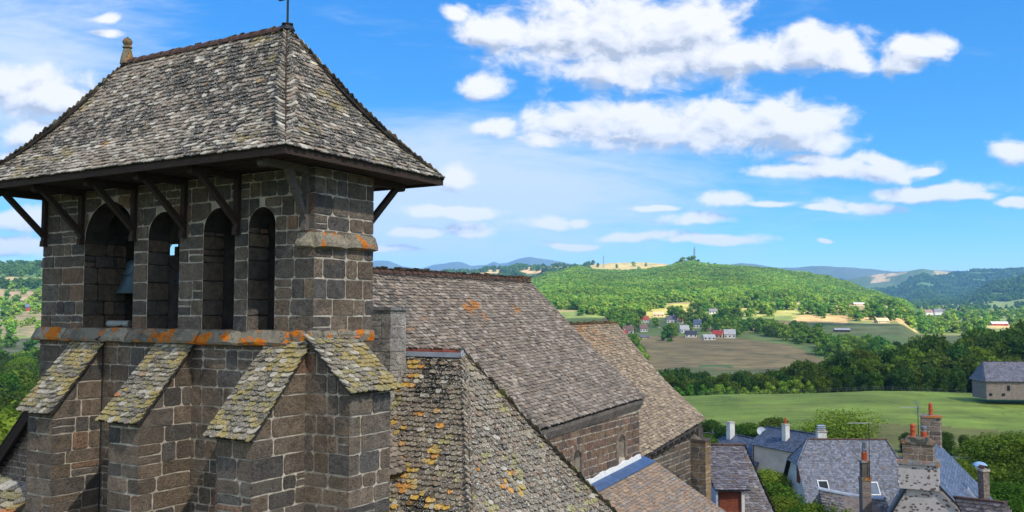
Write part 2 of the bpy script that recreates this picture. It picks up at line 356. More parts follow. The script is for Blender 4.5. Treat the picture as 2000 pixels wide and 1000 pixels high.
# ---- roof tiles: every tile a small bent slab laid in rows over a patch given by its four corners
WARM = np.array([1.10, 1.0, .86])      # the lava stone and slate here are brownish
def sagf(s): return np.sin(np.clip(s, 0, 1) ** 1.25 * math.pi)
def roof_patch(name, TL, TR, BL, BR, expo, wid, thick, colf, mat, parent, sag=0., seed=1, curl=1., rnd=1., over=.04, label=None, base=True):
    r = np.random.default_rng(seed)
    TL, TR, BL, BR = [np.array(p, float) for p in (TL, TR, BL, BR)]
    cen = (BL + BR) / 2 - (TL + TR) / 2; L = np.linalg.norm(cen)
    rows = max(2, int(round(L / expo)))
    nrm0 = np.cross(BR - BL if np.linalg.norm(BR - BL) > .01 else TR - TL, cen); nrm0 /= np.linalg.norm(nrm0)
    if nrm0[2] < 0: nrm0 = -nrm0
    def edge(s):
        g = -sag * float(sagf(s)) * nrm0
        return TL + (BL - TL) * s + g, TR + (BR - TR) * s + g
    VV = []; CC = []
    for k in range(rows, 0, -1):
        s1 = k / rows; a, b = edge(s1); a2, b2 = edge(s1 - 1.7 / rows)
        W = np.linalg.norm(b - a)
        if W < wid * .4: continue
        xd = (b - a) / W; dn = (a + b) / 2 - (a2 + b2) / 2; dn = dn - xd * (dn @ xd); ln = np.linalg.norm(dn); dn /= ln
        nn = np.cross(xd, dn); nn = nn if nn[2] > 0 else -nn
        n = max(1, int(round(W / wid))); ws = 1 + (r.random(n) - .5) * .55 * rnd; ws = ws / ws.sum() * W
        cx = np.cumsum(ws) - ws / 2
        # rows shift by half a tile; stay inside the edges
        Ls = ln * (1 + (r.random(n) - .5) * .16 * rnd) ; dy = (r.random(n) - .5) * expo * .22 * rnd + (over if k == rows else 0)
        rot = (r.random(n) - .5) * .16 * rnd; lift = thick * (1.25 + r.random(n) * .9 * curl); tilt = (r.random(n) - .5) * .5 * thick * rnd
        c3 = a[None] + xd[None] * cx[:, None]
        ox = np.array([-.5, .5, .5, .34, 0, -.34, -.5]); oy = np.array([0, 0, .70, .92, 1.0, .92, .70])
        jx = 1 + (r.random((n, 7)) - .5) * .10 * rnd; jy = 1 + (r.random((n, 7)) - .5) * .07 * rnd
        X = ox[None] * (ws * 1.05)[:, None] * jx; Y = (oy[None] * jy - 1) * Ls[:, None] + dy[:, None]
        Xr = X * np.cos(rot)[:, None] - Y * np.sin(rot)[:, None]; Yr = X * np.sin(rot)[:, None] + Y * np.cos(rot)[:, None]
        H = (oy[None] * lift[:, None]) + X / wid * tilt[:, None] + .004
        top = c3[:, None] + Xr[..., None] * xd + Yr[..., None] * dn + H[..., None] * nn
        bot = top - nn * thick
        VV.append(np.concatenate([top, bot], 1)); CC.append(c3 + dn * 0)
    VV = np.concatenate(VV); cen3 = np.concatenate(CC); n = len(VV)
    col = colf(cen3, r) * (WARM if mat.name != 'blue_slate' else 1.0)
    V = VV.reshape(-1, 3); colv = np.repeat(col, 14, 0)
    hept = np.arange(7)[None] + 14 * np.arange(n)[:, None]
    q = np.array([(i, i + 7, (i + 1) % 7 + 7, (i + 1) % 7) for i in range(1, 7)])
    quads = (q[None] + 14 * np.arange(n)[:, None, None]).reshape(-1, 4)
    loops = np.concatenate([hept.ravel(), quads.ravel()]); tot = np.concatenate([np.full(n, 7), np.full(len(quads), 4)]); mi = np.zeros(len(tot), int)
    if base:
        gv = []
        for s in np.linspace(0, 1, 9):
            a, b = edge(s); gv += [a, b]
        gv = np.array(gv); o0 = len(V); gv2 = gv - nrm0 * .06
        f = np.array([(2 * i, 2 * i + 1, 2 * i + 3, 2 * i + 2) for i in range(8)] + [(18 + 2 * i, 20 + 2 * i, 21 + 2 * i, 19 + 2 * i) for i in range(8)] + [(16, 17, 35, 34), (0, 18, 19, 1)] + [(2 * i, 2 * i + 2, 2 * i + 20, 2 * i + 18) for i in range(8)] + [(2 * i + 1, 2 * i + 19, 2 * i + 21, 2 * i + 3) for i in range(8)]) + o0
        V = np.concatenate([V, gv, gv2]); colv = np.concatenate([colv, np.full((36, 3), .05)])
        loops = np.concatenate([loops, f.ravel()]); tot = np.concatenate([tot, np.full(len(f), 4)]); mi = np.concatenate([mi, np.ones(len(f), int)])
    return mk(name, V, (loops, tot), [mat, MT['under']], parent, colv, mi, label=label)
# ---- masonry: stones laid in shared courses, each proud of the mortar
def clip(poly, a, b, c):                 # keep a*u+b*z<=c
    out = []
    for i in range(len(poly)):
        p, q = poly[i], poly[(i + 1) % len(poly)]; dp = a * p[0] + b * p[1] - c; dq = a * q[0] + b * q[1] - c
        if dp <= 0: out.append(p)
        if dp * dq < 0: t = dp / (dp - dq); out.append((p[0] + (q[0] - p[0]) * t, p[1] + (q[1] - p[1]) * t))
    return out
def stones(mb, O, ux, nrm, u0, u1, z0, z1, courses, wm, colf, seed, clips=(), holes=(), hard=(), gap=.013, proud=.018, m=0):
    r = random.Random(seed); O = Vector(O); ux = Vector(ux); nrm = Vector(nrm); up = Vector((0, 0, 1))
    for ci in range(len(courses) - 1):
        c0, c1 = courses[ci], courses[ci + 1]
        if c1 <= z0 or c0 >= z1: continue
        a, b = max(c0, z0), min(c1, z1)
        if b - a < .07: continue
        zm = (a + b) / 2; segs = [(u0, u1)]
        for (hc, hw, hs, hb) in holes:      # centre, half width, springing z, bottom z
            if b < hb + .02 or a > hs + hw: continue
            w = hw if zm <= hs else math.sqrt(max(0, hw * hw - (zm - hs) ** 2))
            if w < .06: continue
            ns = []
            for (s, e) in segs:
                if hc - w > s and hc - w < e: ns.append((s, hc - w))
                if hc + w < e and hc + w > s: ns.append((hc + w, e))
                if hc + w <= s or hc - w >= e: ns.append((s, e))
            segs = ns
        for (s, e) in segs:
            u = s
            while u < e - .04:
                w = wm * (.55 + r.random() * 1.05)
                if e - (u + w) < wm * .45: w = e - u
                w = min(w, e - u)
                subs = [(u, u + w, a, b)]
                if r.random() < .10 and b - a > .26: zz = a + (b - a) * r.uniform(.4, .6); subs = [(u, u + w, a, zz), (u, u + w, zz, b)]
                for (x0, x1, y0, y1) in subs:
                    gl = 0 if any(abs(x0 - h) < .004 for h in hard) else gap; gr = 0 if any(abs(x1 - h) < .004 for h in hard) else gap
                    X0, X1, Y0, Y1 = x0 + gl, x1 - gr, y0 + gap, y1 - gap
                    if X1 - X0 < .03 or Y1 - Y0 < .03: continue
                    k = min(.035, (X1 - X0) * .2, (Y1 - Y0) * .2) * r.uniform(.3, 1.5)
                    j = lambda: r.uniform(-.012, .009)
                    xm, ym = (X0 + X1) / 2, (Y0 + Y1) / 2
                    kl = k if gl else .002; kr = k if gr else .002
                    P = [(X0 + kl, Y0 + j()), (xm, Y0 + j() * 1.3), (X1 - kr, Y0 + j()), (X1, Y0 + k), (X1 + (j() if gr else 0), ym), (X1, Y1 - k), (X1 - kr, Y1 + j()), (xm, Y1 + j() * 1.3), (X0 + kl, Y1 + j()), (X0, Y1 - k), (X0 + (j() if gl else 0), ym), (X0, Y0 + k)]
                    for cl in clips:
                        if len(P) > 2: P = clip(P, *cl)
                    if len(P) < 3: continue
                    Q = []
                    for (pu, pz) in P:
                        for (hc, hw, hs, hb) in holes:
                            if pz > hs and (pu - hc) ** 2 + (pz - hs) ** 2 < (hw + .01) ** 2:
                                d = math.hypot(pu - hc, pz - hs) or .01; pu = hc + (pu - hc) / d * (hw + .01); pz = hs + (pz - hs) / d * (hw + .01)
                        Q.append((pu, pz))
                    ar = abs(sum(Q[i][0] * Q[(i + 1) % len(Q)][1] - Q[(i + 1) % len(Q)][0] * Q[i][1] for i in range(len(Q)))) / 2
                    if ar < .003: continue
                    cu = sum(q[0] for q in Q) / len(Q); cz = sum(q[1] for q in Q) / len(Q); h = proud * r.uniform(.7, 1.5)
                    V = []; hd = []
                    for (pu, pz) in Q:
                        isH = any(abs(pu - hh) < .012 for hh in hard); hd.append(isH)
                        V.append(O + ux * pu + up * pz + nrm * (proud if isH else -.006))
                    for (pu, pz), isH in zip(Q, hd):
                        d = math.hypot(pu - cu, pz - cz) or .01; t = .010 / d
                        V.append(O + ux * (pu if isH else pu + (cu - pu) * t) + up * (pz + (cz - pz) * t) + nrm * (proud if isH else h))
                    nQ = len(Q)
                    Fc = [(i, (i + 1) % nQ, nQ + (i + 1) % nQ, nQ + i) for i in range(nQ)] + [tuple(range(nQ, 2 * nQ))]
                    mb.add(V, Fc, [q * w_ for q, w_ in zip(colf(r, O + ux * cu + up * cz), (1.30, 1.24, 1.13))], m)
                u += w
def courses(z0, z1, h, seed, var=.3):
    r = random.Random(seed); z = z0; out = [z]
    while z < z1: z += h * (1 - var / 2 + r.random() * var); out.append(z)
    return out
def sheet(mb, O, ux, outline, holes=(), m=1):   # flat mortar sheet with arched holes
    O = Vector(O); ux = Vector(ux); loops = [[Vector((p[0], p[1], 0)) for p in outline]]
    for (hc, hw, hs, hb) in holes:
        h = [Vector((hc - hw, hb, 0)), Vector((hc + hw, hb, 0))] + [Vector((hc + hw * math.cos(t), hs + hw * math.sin(t), 0)) for t in np.linspace(0, math.pi, 13)]
        loops.append(h)
    flat = [p for l in loops for p in l]; tr = tessellate_polygon(loops)
    mb.add([O + ux * p.x + Vector((0, 0, p.y)) for p in flat], [tuple(t) for t in tr], None, m)
def arch_reveal(mb, O, ux, dep, hole, m=1):     # jambs and soffit running back by dep
    O = Vector(O); ux = Vector(ux); dep = Vector(dep); hc, hw, hs, hb = hole
    pr = [(hc - hw, hb), (hc - hw, hs)] + [(hc - hw * math.cos(t), hs + hw * math.sin(t)) for t in np.linspace(0, math.pi, 13)] + [(hc + hw, hs), (hc + hw, hb)]
    V = [O + ux * p[0] + Vector((0, 0, p[1])) for p in pr]; V += [v + dep for v in V]; n = len(pr)
    mb.add(V, [(i, i + 1, n + i + 1, n + i) for i in range(n - 1)] + [(n - 1, 0, n, 2 * n - 1)], None, m)

# colour choosers --------------------------------------------------
def col_tower_stone(r, p):
    base = r.choice([(.128, .108, .092), (.112, .100, .092), (.150, .120, .096), (.088, .083, .082), (.140, .112, .088), (.120, .102, .088)])
    k = r.uniform(.8, 1.25); c = [v * k for v in base]
    if r.random() < .03: c = [.19 * k, .125 * k, .09 * k]
    return c
def col_nave_stone(r, p):
    base = r.choice([(.17, .118, .088), (.15, .105, .085), (.19, .135, .095), (.13, .10, .088), (.20, .125, .095)]); k = r.uniform(.8, 1.2)
    return [v * k for v in base]
def lich(P, sc, seed, th, soft=.04): return np.clip((vnoise(P, sc, seed, 4) - th) / soft, 0, 1)[:, None]
def mixc(c, col, f): return c * (1 - f) + np.array(col)[None] * f
def col_tower_roof(P, r):
    c = pal(len(P), [(.27, .235, .20), (.32, .275, .23), (.22, .195, .17), (.36, .31, .26), (.27, .215, .17)], [4, 3, 3, 1.5, 1.2], r)
    c = c * .86; f = lich(P, .55, 3, .47, .10) * (r.random((len(P), 1)) < .66); c = mixc(c, (.050, .048, .040), f * .88)
    f = lich(P * [1, 1, 1.3], .8, 11, .52, .05) * (r.random((len(P), 1)) < .14); c = mixc(c, (.46, .45, .41), f * .85)
    c = mixc(c, (.58, .57, .53), (r.random((len(P), 1)) < .022) * .9)
    low = np.clip((4.2 - P[:, 2:3]) / 1.2, 0, 1); c = mixc(c, (.47, .46, .41), low * (r.random((len(P), 1)) < .24) * .75)
    f = lich(P, .9, 21, .60, .04) * (r.random((len(P), 1)) < .5); c = mixc(c, (.26, .22, .09), f * .7)
    c = mixc(c, (.50, .49, .45), (vnoise(P, 3.0, 33, 2)[:, None] > .60) * (r.random((len(P), 1)) < .22) * .8); f = lich(P, 1.1, 31, .76, .02) * (r.random((len(P), 1)) < .4); c = mixc(c, (.40, .22, .05), f * .6); return c
def col_nave_roof(P, r):
    c = pal(len(P), [(.205, .185, .165), (.25, .225, .20), (.15, .135, .122), (.32, .29, .26), (.215, .175, .145)], [4, 3, 3, 1.6, 1.5], r)
    f = lich(P, .35, 5, .55, .1) * (r.random((len(P), 1)) < .4); c = mixc(c, (.085, .08, .075), f * .8)
    c = mixc(c, (.36, .34, .33), (r.random((len(P), 1)) < .05) * .8)
    f = lich(P, .9, 9, .66, .02) * (r.random((len(P), 1)) < .6) * np.clip((P[:, 2:3] + .9) / 1.0, 0, 1); c = mixc(c, (.44, .19, .04), f * .8)
    return c
def col_choir_roof(P, r):
    c = pal(len(P), [(.27, .225, .175), (.32, .27, .205), (.20, .17, .14), (.36, .31, .245)], [4, 3, 3, 1.6], r)
    f = lich(P, .6, 15, .58, .04) * (r.random((len(P), 1)) < .5) * np.clip((P[:, 2:3] + 1.9) / 1.0, 0, 1); c = mixc(c, (.42, .20, .05), f * .7); return c
def col_chapel_roof(P, r):
    c = pal(len(P), [(.205, .185, .155), (.26, .235, .195), (.15, .137, .12), (.225, .175, .135), (.30, .275, .22)], [4, 3, 3, 1.6, 1], r)
    c = c * .82; f = lich(P, .6, 41, .49, .05) * (r.random((len(P), 1)) < .68) * (P[:, 1:2] < 4.4); c = mixc(c, (.022, .02, .014), f * .92)
    g = np.clip((.1 - P[:, 0:1]) / 1.4, 0, 1)
    f = np.clip((vnoise(P, 1.3, 43, 3)[:, None] - .625 + .24 * g) / .03, 0, 1) * (r.random((len(P), 1)) < .5) * (P[:, 1:2] < 4.3); c = mixc(c, (.52, .24, .02), f * .9 * (r.random((len(P), 1)) < .55)); c = mixc(c, (.50, .36, .06), f * .7 * (r.random((len(P), 1)) < .4))
    f = lich(P, 1.4, 47, .60, .03) * (r.random((len(P), 1)) < .35); c = mixc(c, (.27, .27, .10), f * .7)
    c = mixc(c, (.42, .42, .40), (r.random((len(P), 1)) < .02) * .9); return c
def col_aisle_roof(P, r):
    return pal(len(P), [(.28, .225, .18), (.25, .22, .20), (.34, .265, .205), (.24, .235, .24), (.28, .20, .15)], [4, 3, 3, 2, 2], r)
def col_butt_roof(P, r):
    c = pal(len(P), [(.155, .142, .112), (.20, .182, .145), (.10, .092, .075), (.20, .18, .070)], [3, 3, 2, 3], r)
    c = mixc(c, (.44, .43, .39), (r.random((len(P), 1)) < .17) * .8)
    f = lich(P, 2.0, 51, .54, .03) * (r.random((len(P), 1)) < .7); c = mixc(c, (.30, .24, .06), f * .8)
    f = lich(P, 2.2, 55, .70, .02) * (r.random((len(P), 1)) < .8); c = mixc(c, (.52, .14, .02), f * .85); return c
def col_slate(base, var=.25, brown=.1):
    def f(P, r):
        c = pal(len(P), [base, [v * 1.25 for v in base], [v * .72 for v in base]], [3, 2, 2], r, var * .6)
        return mixc(c, (.17, .125, .10), (r.random((len(P), 1)) < brown) * .7)
    return f

# ------------------------------------------------------------------ terrain
def phi_of(x): return math.atan((x - 1000) / F)
def yz(D, y): return (610 - y) / F * D
ROW = lambda lst: [(D, v if k == 'z' else yz(D, v)) for (D, k, v) in lst]
FARM = [(700,518),(730,513),(760,514),(785,523),(820,527),(850,520),(870,517),(890,513),(903,515),(920,521),(950,519),(965,513),(975,518),(990,516),(1010,509),(1030,504),(1050,505),(1080,511),(1105,517),(1150,524),(1400,530),(2100,540)]
FARR = [(900,560),(1300,545),(1395,516),(1440,508),(1470,509),(1500,513),(1560,515),(1650,515),(1720,520),(1765,528),(1880,526),(1920,525),(1960,527),(2100,532)]
MID = [(900,560),(1500,560),(1640,549),(1700,536),(1750,528),(1790,519),(1845,518),(1872,525),(1920,529),(1960,524),(2000,522),(2100,517),(2400,515)]
ip = lambda t, x: float(np.interp(x, [a for a, b in t], [b for a, b in t]))
NEAR = [(0, 'z', -13), (45, 'z', -13.5), (60, 'z', -15.5), (85, 'z', -17.6), (110, 'z', -18.6), (130, 'z', -19.2)]
NEARL = [(0, 'z', -13), (30, 'z', -14), (60, 'z', -20), (130, 'z', -25)]
def far(x): return [(4500, 'y', ip(MID, x) if x > 1550 else 560), (5600, 'y', 575), (7000, 'y', ip(FARR, x)), (7900, 'y', 560), (9000, 'y', ip(FARM, x) - 2), (10000, 'y', ip(FARM, x) - 2), (11000, 'y', 570), (14000, 'y', 585)]
LEFT = NEARL + [(250,'y',800),(400,'y',742),(550,'y',697),(750,'y',650),(950,'y',603),(1200,'y',564),(1450,'y',535),(1700,'y',518),(2200,'y',535),(3500,'y',560),(9500,'y',575),(14000,'y',590)]
COLS = {-3000: LEFT, -300: LEFT, 60: LEFT, 200: LEFT}
COLS[700] = NEARL + [(250,'z',-27),(600,'y',680),(1200,'y',600),(2000,'y',560),(3000,'y',548)] + far(700)
for x in (730, 760, 785, 820, 850): COLS[x] = COLS[700][:-7] + far(x)
for x in (870, 890, 903, 920, 950, 965, 975, 990): COLS[x] = NEAR + [(250,'z',-24),(600,'y',680),(1200,'y',600),(2000,'y',555),(2600,'y',538),(3000,'y',526 if x > 940 else 531),(3600,'y',545)] + far(x)
def hillcol(x, ridge, base=592, yf=None):
    return NEAR + [(200,'y',ip([(1200,776),(1400,768),(1700,757),(1900,762),(2000,768)], x)),(235,'y',ip([(1200,790),(2000,782)], x)),(300,'z',-31),(400,'y',742),(520,'y',706),(650,'y',669),(750,'y',650),(850,'y',630),(900,'y',617),
                   (1050,'y',base),(1200,'y',base+(ridge-base)*.30),(1500,'y',base+(ridge-base)*.68),(1850,'y',ridge),(2150,'y',ridge + 8),(2700,'y',yf or ridge + 20),(3300,'y',(yf or ridge + 20) + 14)] + far(x)
COLS[1010] = NEAR + [(250,'z',-24),(600,'y',680),(1050,'y',615),(1500,'y',575),(1850,'y',556),(2600,'y',532),(3000,'y',521),(3600,'y',540)] + far(1010)
for x, rg, yf in ((1035,554,521),(1080,539,521),(1130,527,520),(1165,533,513),(1200,534,511),(1250,533,511),(1290,528,514),(1345,516,524),(1400,523,None),(1450,526,None),(1500,530,None),(1560,537,None),(1610,545,None),(1650,556,None),(1700,574,None),(1750,590,None)):
    COLS[x] = hillcol(x, rg, 592 if x < 1600 else 603, yf)
def valcol(x, l): return NEAR + [(200,'y',ip([(1700,757),(1900,762),(2000,768)], x)),(235,'y',784),(300,'z',-31),(400,'z',-31),(600,'y',692),(800,'y',660),(1000,'y',640),(1300,'y',622)] + l + far(x)
COLS[1800] = valcol(1800, [(1700,'y',609),(2200,'y',600),(3000,'y',592),(3700,'y',566)])
COLS[1870] = valcol(1870, [(1700,'y',609),(2200,'y',600),(2900,'y',592),(3300,'y',584),(3900,'y',570)])
COLS[1950] = valcol(1950, [(1700,'y',610),(2100,'y',600),(2500,'y',586),(3000,'y',552),(3400,'y',560),(3900,'y',556)])
COLS[2050] = valcol(2050, [(1700,'y',608),(2100,'y',594),(2500,'y',566),(3000,'y',527),(3400,'y',540),(3900,'y',545)])
COLS[2400] = COLS[2050]; COLS[5000] = COLS[2050]
DG = np.concatenate([np.linspace(0, 40, 9), np.geomspace(43, 14000, 430)])
CX = sorted(COLS); CPHI = np.array([phi_of(x) for x in CX])
TAB = np.array([np.interp(DG, [d for d, _ in ROW(COLS[x])], [z for _, z in ROW(COLS[x])]) for x in CX])
# round off the kinks along the distance
ker = np.array([1, 2, 3, 4, 3, 2, 1.]); ker /= ker.sum()
TAB = np.array([np.convolve(np.pad(t, 3, mode='edge'), ker, 'valid') for t in TAB])
def dscale(phi): return 1 / np.cos(np.clip(np.abs(phi), 0, R(38)))
def ground(X, Y, detail=True):
    X = np.atleast_1d(np.asarray(X, float)); Y = np.atleast_1d(np.asarray(Y, float))
    phi = np.arctan2(X, Y); r = np.hypot(X, Y); D = r / dscale(phi)
    pc = np.clip(phi, CPHI[0], CPHI[-1]); j = np.clip(np.searchsorted(CPHI, pc) - 1, 0, len(CPHI) - 2)
    f = (pc - CPHI[j]) / (CPHI[j + 1] - CPHI[j]); f = np.where(D < 3500, f * f * (3 - 2 * f), f)
    k = np.clip(np.searchsorted(DG, D) - 1, 0, len(DG) - 2); g = np.clip((D - DG[k]) / (DG[k + 1] - DG[k]), 0, 1)
    z = (TAB[j, k] * (1 - g) + TAB[j, k + 1] * g) * (1 - f) + (TAB[j + 1, k] * (1 - g) + TAB[j + 1, k + 1] * g) * f
    if detail:
        P = np.stack([X, Y, X * 0], 1)
        amp = np.clip((D - 250) / 900, 0, 1) * 7 + np.clip((D - 2500) / 3000, 0, 1) * 38
        z = z + (vnoise(P, 1 / 260., 77, 4) - .5) * amp
        z = z + (vnoise(P, 1 / 22., 79, 2) - .5) * .6 * np.clip((D - 60) / 60, 0, 1)
    return z
def gz(x, y): return float(ground(x, y)[0])
def inpoly(x, y, poly):
    c = np.zeros(x.shape, bool); n = len(poly)
    for i in range(n):
        x1, y1 = poly[i]; x2, y2 = poly[(i + 1) % n]
        if y1 == y2: continue
        c ^= ((y1 > y) != (y2 > y)) & (x < (x2 - x1) * (y - y1) / (y2 - y1) + x1)
    return c
# fields and woods as (bearing, distance) polygons; bearing is given as 1780*tan + 1000
FIELDS = [  # polygon [(x, D)...], colour
 ([(1100,125),(2400,125),(2400,245),(1100,245)], (.190, .260, .042)),
 ([(1100,118),(2400,118),(2400,142),(1700,150),(1500,138),(1100,146)], (.15, .155, .040)),
 ([(1190,380),(1600,380),(1640,500),(1590,560),(1535,640),(1420,690),(1300,700),(1230,690),(1150,560)], (.27, .20, .080)),
 ([(1190,380),(1640,380),(1560,470),(1420,455),(1330,480),(1230,450)], (.17, .18, .055)),
 ([(1360,480),(1440,470),(1430,492),(1370,496)], (.10, .17, .05)),
 ([(1150,915),(1215,905),(1215,985),(1160,985)], (.42, .33, .10)),
 ([(1232,870),(1290,885),(1352,880),(1355,1060),(1300,1040),(1235,1000)], (.40, .36, .09)),
 ([(1335,860),(1360,860),(1360,930),(1330,920)], (.46, .30, .13)),
 ([(1425,760),(1520,740),(1560,830),(1440,845)], (.46, .30, .12)),
 ([(1445,900),(1560,900),(1550,1060),(1455,1040)], (.34, .33, .09)),
 ([(1540,840),(1780,820),(1800,900),(1560,930)], (.46, .31, .13)),
 ([(1620,730),(1900,700),(1880,860),(1650,860)], (.18, .20, .062)),
 ([(1595,590),(1700,560),(1720,640),(1610,700)], (.14, .125, .06)),
 ([(1560,940),(1620,930),(1630,1100),(1560,1090)], (.36, .33, .10)),
 ([(1740,1000),(1990,960),(1990,1150),(1760,1180)], (.42, .34, .13)),
 ([(1880,1300),(2400,1300),(2400,1900),(1900,1700)], (.22, .24, .08)),
 ([(1140,2350),(1300,2350),(1300,3100),(1140,3100)], (.42, .33, .12)),
 ([(1000,2500),(1115,2500),(1115,3100),(1010,3100)], (.50, .33, .16)),
 ([(870,2750),(985,2600),(985,3150),(870,3150)], (.44, .33, .14)),
 ([(-400,560),(300,560),(300,690),(-400,700)], (.20, .20, .085)),
 ([(-400,720),(300,720),(300,1010),(-400,1010)], (.22, .19, .10)),
 ([(-400,1030),(300,1040),(300,1180),(-400,1180)], (.30, .22, .13)),
 ([(-400,1260),(300,1300),(300,1370),(-400,1330)], (.32, .25, .13)),
 ([(1700,4250),(1760,4300),(1785,4440),(1700,4420)], (.36, .27, .15)),
 ([(1830,4150),(1890,4150),(1900,4520),(1825,4520)], (.28, .24, .12)),
 ([(850,6500),(1160,6500),(1160,11000),(850,11000)], (.14, .18, .16)),
]
WOODS = [
 [(1020,1000),(1160,960),(1165,1000),(1235,1010),(1300,1055),(1360,1075),(1365,935),(1440,960),(1450,1060),(1560,1075),(1640,1110),(1780,1250),(1780,1500),(1760,1900),(1400,2000),(1020,2050)],
 [(1790,2300),(1870,2700),(1960,2350),(2400,2100),(2400,4700),(1900,4600),(1820,4150),(1780,4100),(1690,3850),(1640,4400),(1640,3200)],
 [(-400,1370),(300,1390),(300,1800),(-400,1800)], [(-400,1170),(300,1190),(300,1290),(-400,1260)],
]
def terrain():
    ph = np.concatenate([np.linspace(-math.pi, R(-36), 60)[:-1], np.linspace(R(-36), R(36), 960), np.linspace(R(36), math.pi, 60)[1:]])
    PH, DD = np.meshgrid(ph, DG, indexing='ij'); rr = DD * dscale(PH)
    X = (rr * np.sin(PH)).ravel(); Y = (rr * np.cos(PH)).ravel(); Z = ground(X, Y)
    V = np.stack([X, Y, Z], 1); na, ndd = len(ph), len(DG)
    i = np.arange(na - 1)[:, None] * ndd + np.arange(ndd - 1)[None]
    Fq = np.stack([i, i + ndd, i + ndd + 1, i + 1], -1).reshape(-1, 4)
    px = 1000 + F * np.tan(np.clip(PH.ravel(), -1.2, 1.2)); D = DD.ravel()
    P = np.stack([X, Y, X * 0], 1)
    n1 = vnoise(P, 1 / 90., 5, 3)[:, None]
    col = np.array((.15, .20, .05)) * (.7 + .6 * n1)
    # patchwork of far fields and copses
    cell = vnoise(P, 1 / 330., 15, 2); cell2 = vnoise(P, 1 / 210., 16, 2)
    farm = (D > 950)[:, None]
    col = np.where(farm & (cell[:, None] > .52), np.array((.05, .085, .028)), col)
    col = np.where(farm & (cell2[:, None] > .58), np.array((.30, .24, .11)), col)
    col = np.where(((D > 3300) & (px > 1560))[:, None], np.array((.055, .095, .035)) * (.8 + .5 * n1), col)
    wx = (vnoise(P, 1 / 60., 25, 3) - .5) * 26; wd = 1 + (vnoise(P, 1 / 60., 26, 3) - .5) * .07
    for poly, c in FIELDS:
        k = inpoly(px + wx, D * wd, poly); col[k] = np.array(c) * (.78 + .44 * vnoise(P[k], 1 / 35., 8, 3)[:, None])
    for poly in WOODS:
        k = inpoly(px, D, poly); col[k] = (.06, .12, .03)
    k = (D > 5000); col[k] = np.array((.06, .085, .05)) * (.7 + .6 * n1[k])
    # bare church yard and lanes near by
    k = (D < 62); col[k] = np.array((.11, .115, .06)) * (.8 + .4 * vnoise(P[k], .2, 9, 2)[:, None])
    m, nt, b = newmat('meadow_and_field')
    t = nt.nodes.new('ShaderNodeTexCoord'); mp = nt.nodes.new('ShaderNodeMapping'); mp.inputs['Scale'].default_value = (.04, .22, .2); nt.links.new(t.outputs['Object'], mp.inputs[0])
    c = attr(nt)
    c = mmul(nt, c, mrange(nt, mnoise(nt, .05, 10, .72), .3, .7, .62, 1.4)); c = mmul(nt, c, mrange(nt, mnoise(nt, 1.0, 8, .75, vec=mp.outputs[0]), .3, .7, .62, 1.38))
    c = mmix(nt, mrange(nt, mnoise(nt, .09, 7, .7, dist=.4), .52, .66, 0, .38), c, (.19, .155, .06))
    c = mmix(nt, mrange(nt, mnoise(nt, .035, 8, .72, dist=1.2), .56, .63, 0, .5), c, (.06, .10, .025))
    nt.links.new(c, b.inputs['Base Color']); mbump(nt, b, mnoise(nt, .6, 8, .75), .9, .6)
    o = mk('ground', V, Fq, m, None, col, smooth=True); structure(o)
terrain()

# ------------------------------------------------------------------ the church (local axes: a along the bell wall, b along the nave)
TH = math.atan2(1780, 2980)
E1 = Vector((math.cos(TH), -math.sin(TH), 0)); E2 = Vector((math.sin(TH), math.cos(TH), 0)); P0 = Vector((-3.92, 18, 0))
ZB = -12.0
church = thing('church', 'old dark stone church with lichened stone-tile roofs and an open bell wall', 'church', (P0.x, P0.y, 0), -TH)
church.location.z = ZB
def Lz(p): return (p[0], p[1], p[2] - ZB)
def part(mb, name, mats, smooth=False, label=None, parent=None):
    mb.V = [(v[0], v[1], v[2] - ZB) for v in mb.V]
    return mb.build(name, mats, parent or church, smooth, label)
def rpatch(name, TL, TR, BL, BR, expo, wid, th, colf, mat, parent=None, **k):
    cf = lambda P, r: colf(P + np.array([0, 0, ZB]), r)
    return roof_patch(name, Lz(TL), Lz(TR), Lz(BL), Lz(BR), expo, wid, th, cf, MT[mat], parent or church, **k)
TC = courses(-12, 3.3, .345, 3, .45)
AW, BW = 8.97, 1.78
HOLES = [(-6.43, .92, 1.68, -.40), (-4.49, .53, 1.72, -.40), (-2.71, .485, 1.75, -.40), (-1.44, .385, 1.79, -.40)]
mb = MB()
front = [(-AW, -12), (0, -12), (0, 2.9), (-AW, 2.9)]
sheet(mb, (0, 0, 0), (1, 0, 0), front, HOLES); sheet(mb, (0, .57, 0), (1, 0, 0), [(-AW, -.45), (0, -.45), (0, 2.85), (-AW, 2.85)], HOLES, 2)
stones(mb, (0, 0, 0), (1, 0, 0), (0, -1, 0), -AW - .02, .02, -12, 2.9, TC, .50, col_tower_stone, 11, holes=HOLES, hard=(-AW - .02, .02))
sheet(mb, (0, 0, 0), (0, 1, 0), [(0, -12), (BW, -12), (BW, 2.9), (0, 2.9)])
stones(mb, (0, 0, 0), (0, 1, 0), (1, 0, 0), -.02, BW + .02, -12, 2.9, TC, .46, col_tower_stone, 12, hard=(-.02, BW + .02))
sheet(mb, (-AW, 0, 0), (0, 1, 0), [(0, -12), (BW, -12), (BW, 2.9), (0, 2.9)])
stones(mb, (-AW, 0, 0), (0, 1, 0), (-1, 0, 0), -.02, BW + .02, -12, 2.9, TC, .46, col_tower_stone, 13, hard=(-.02, BW + .02))
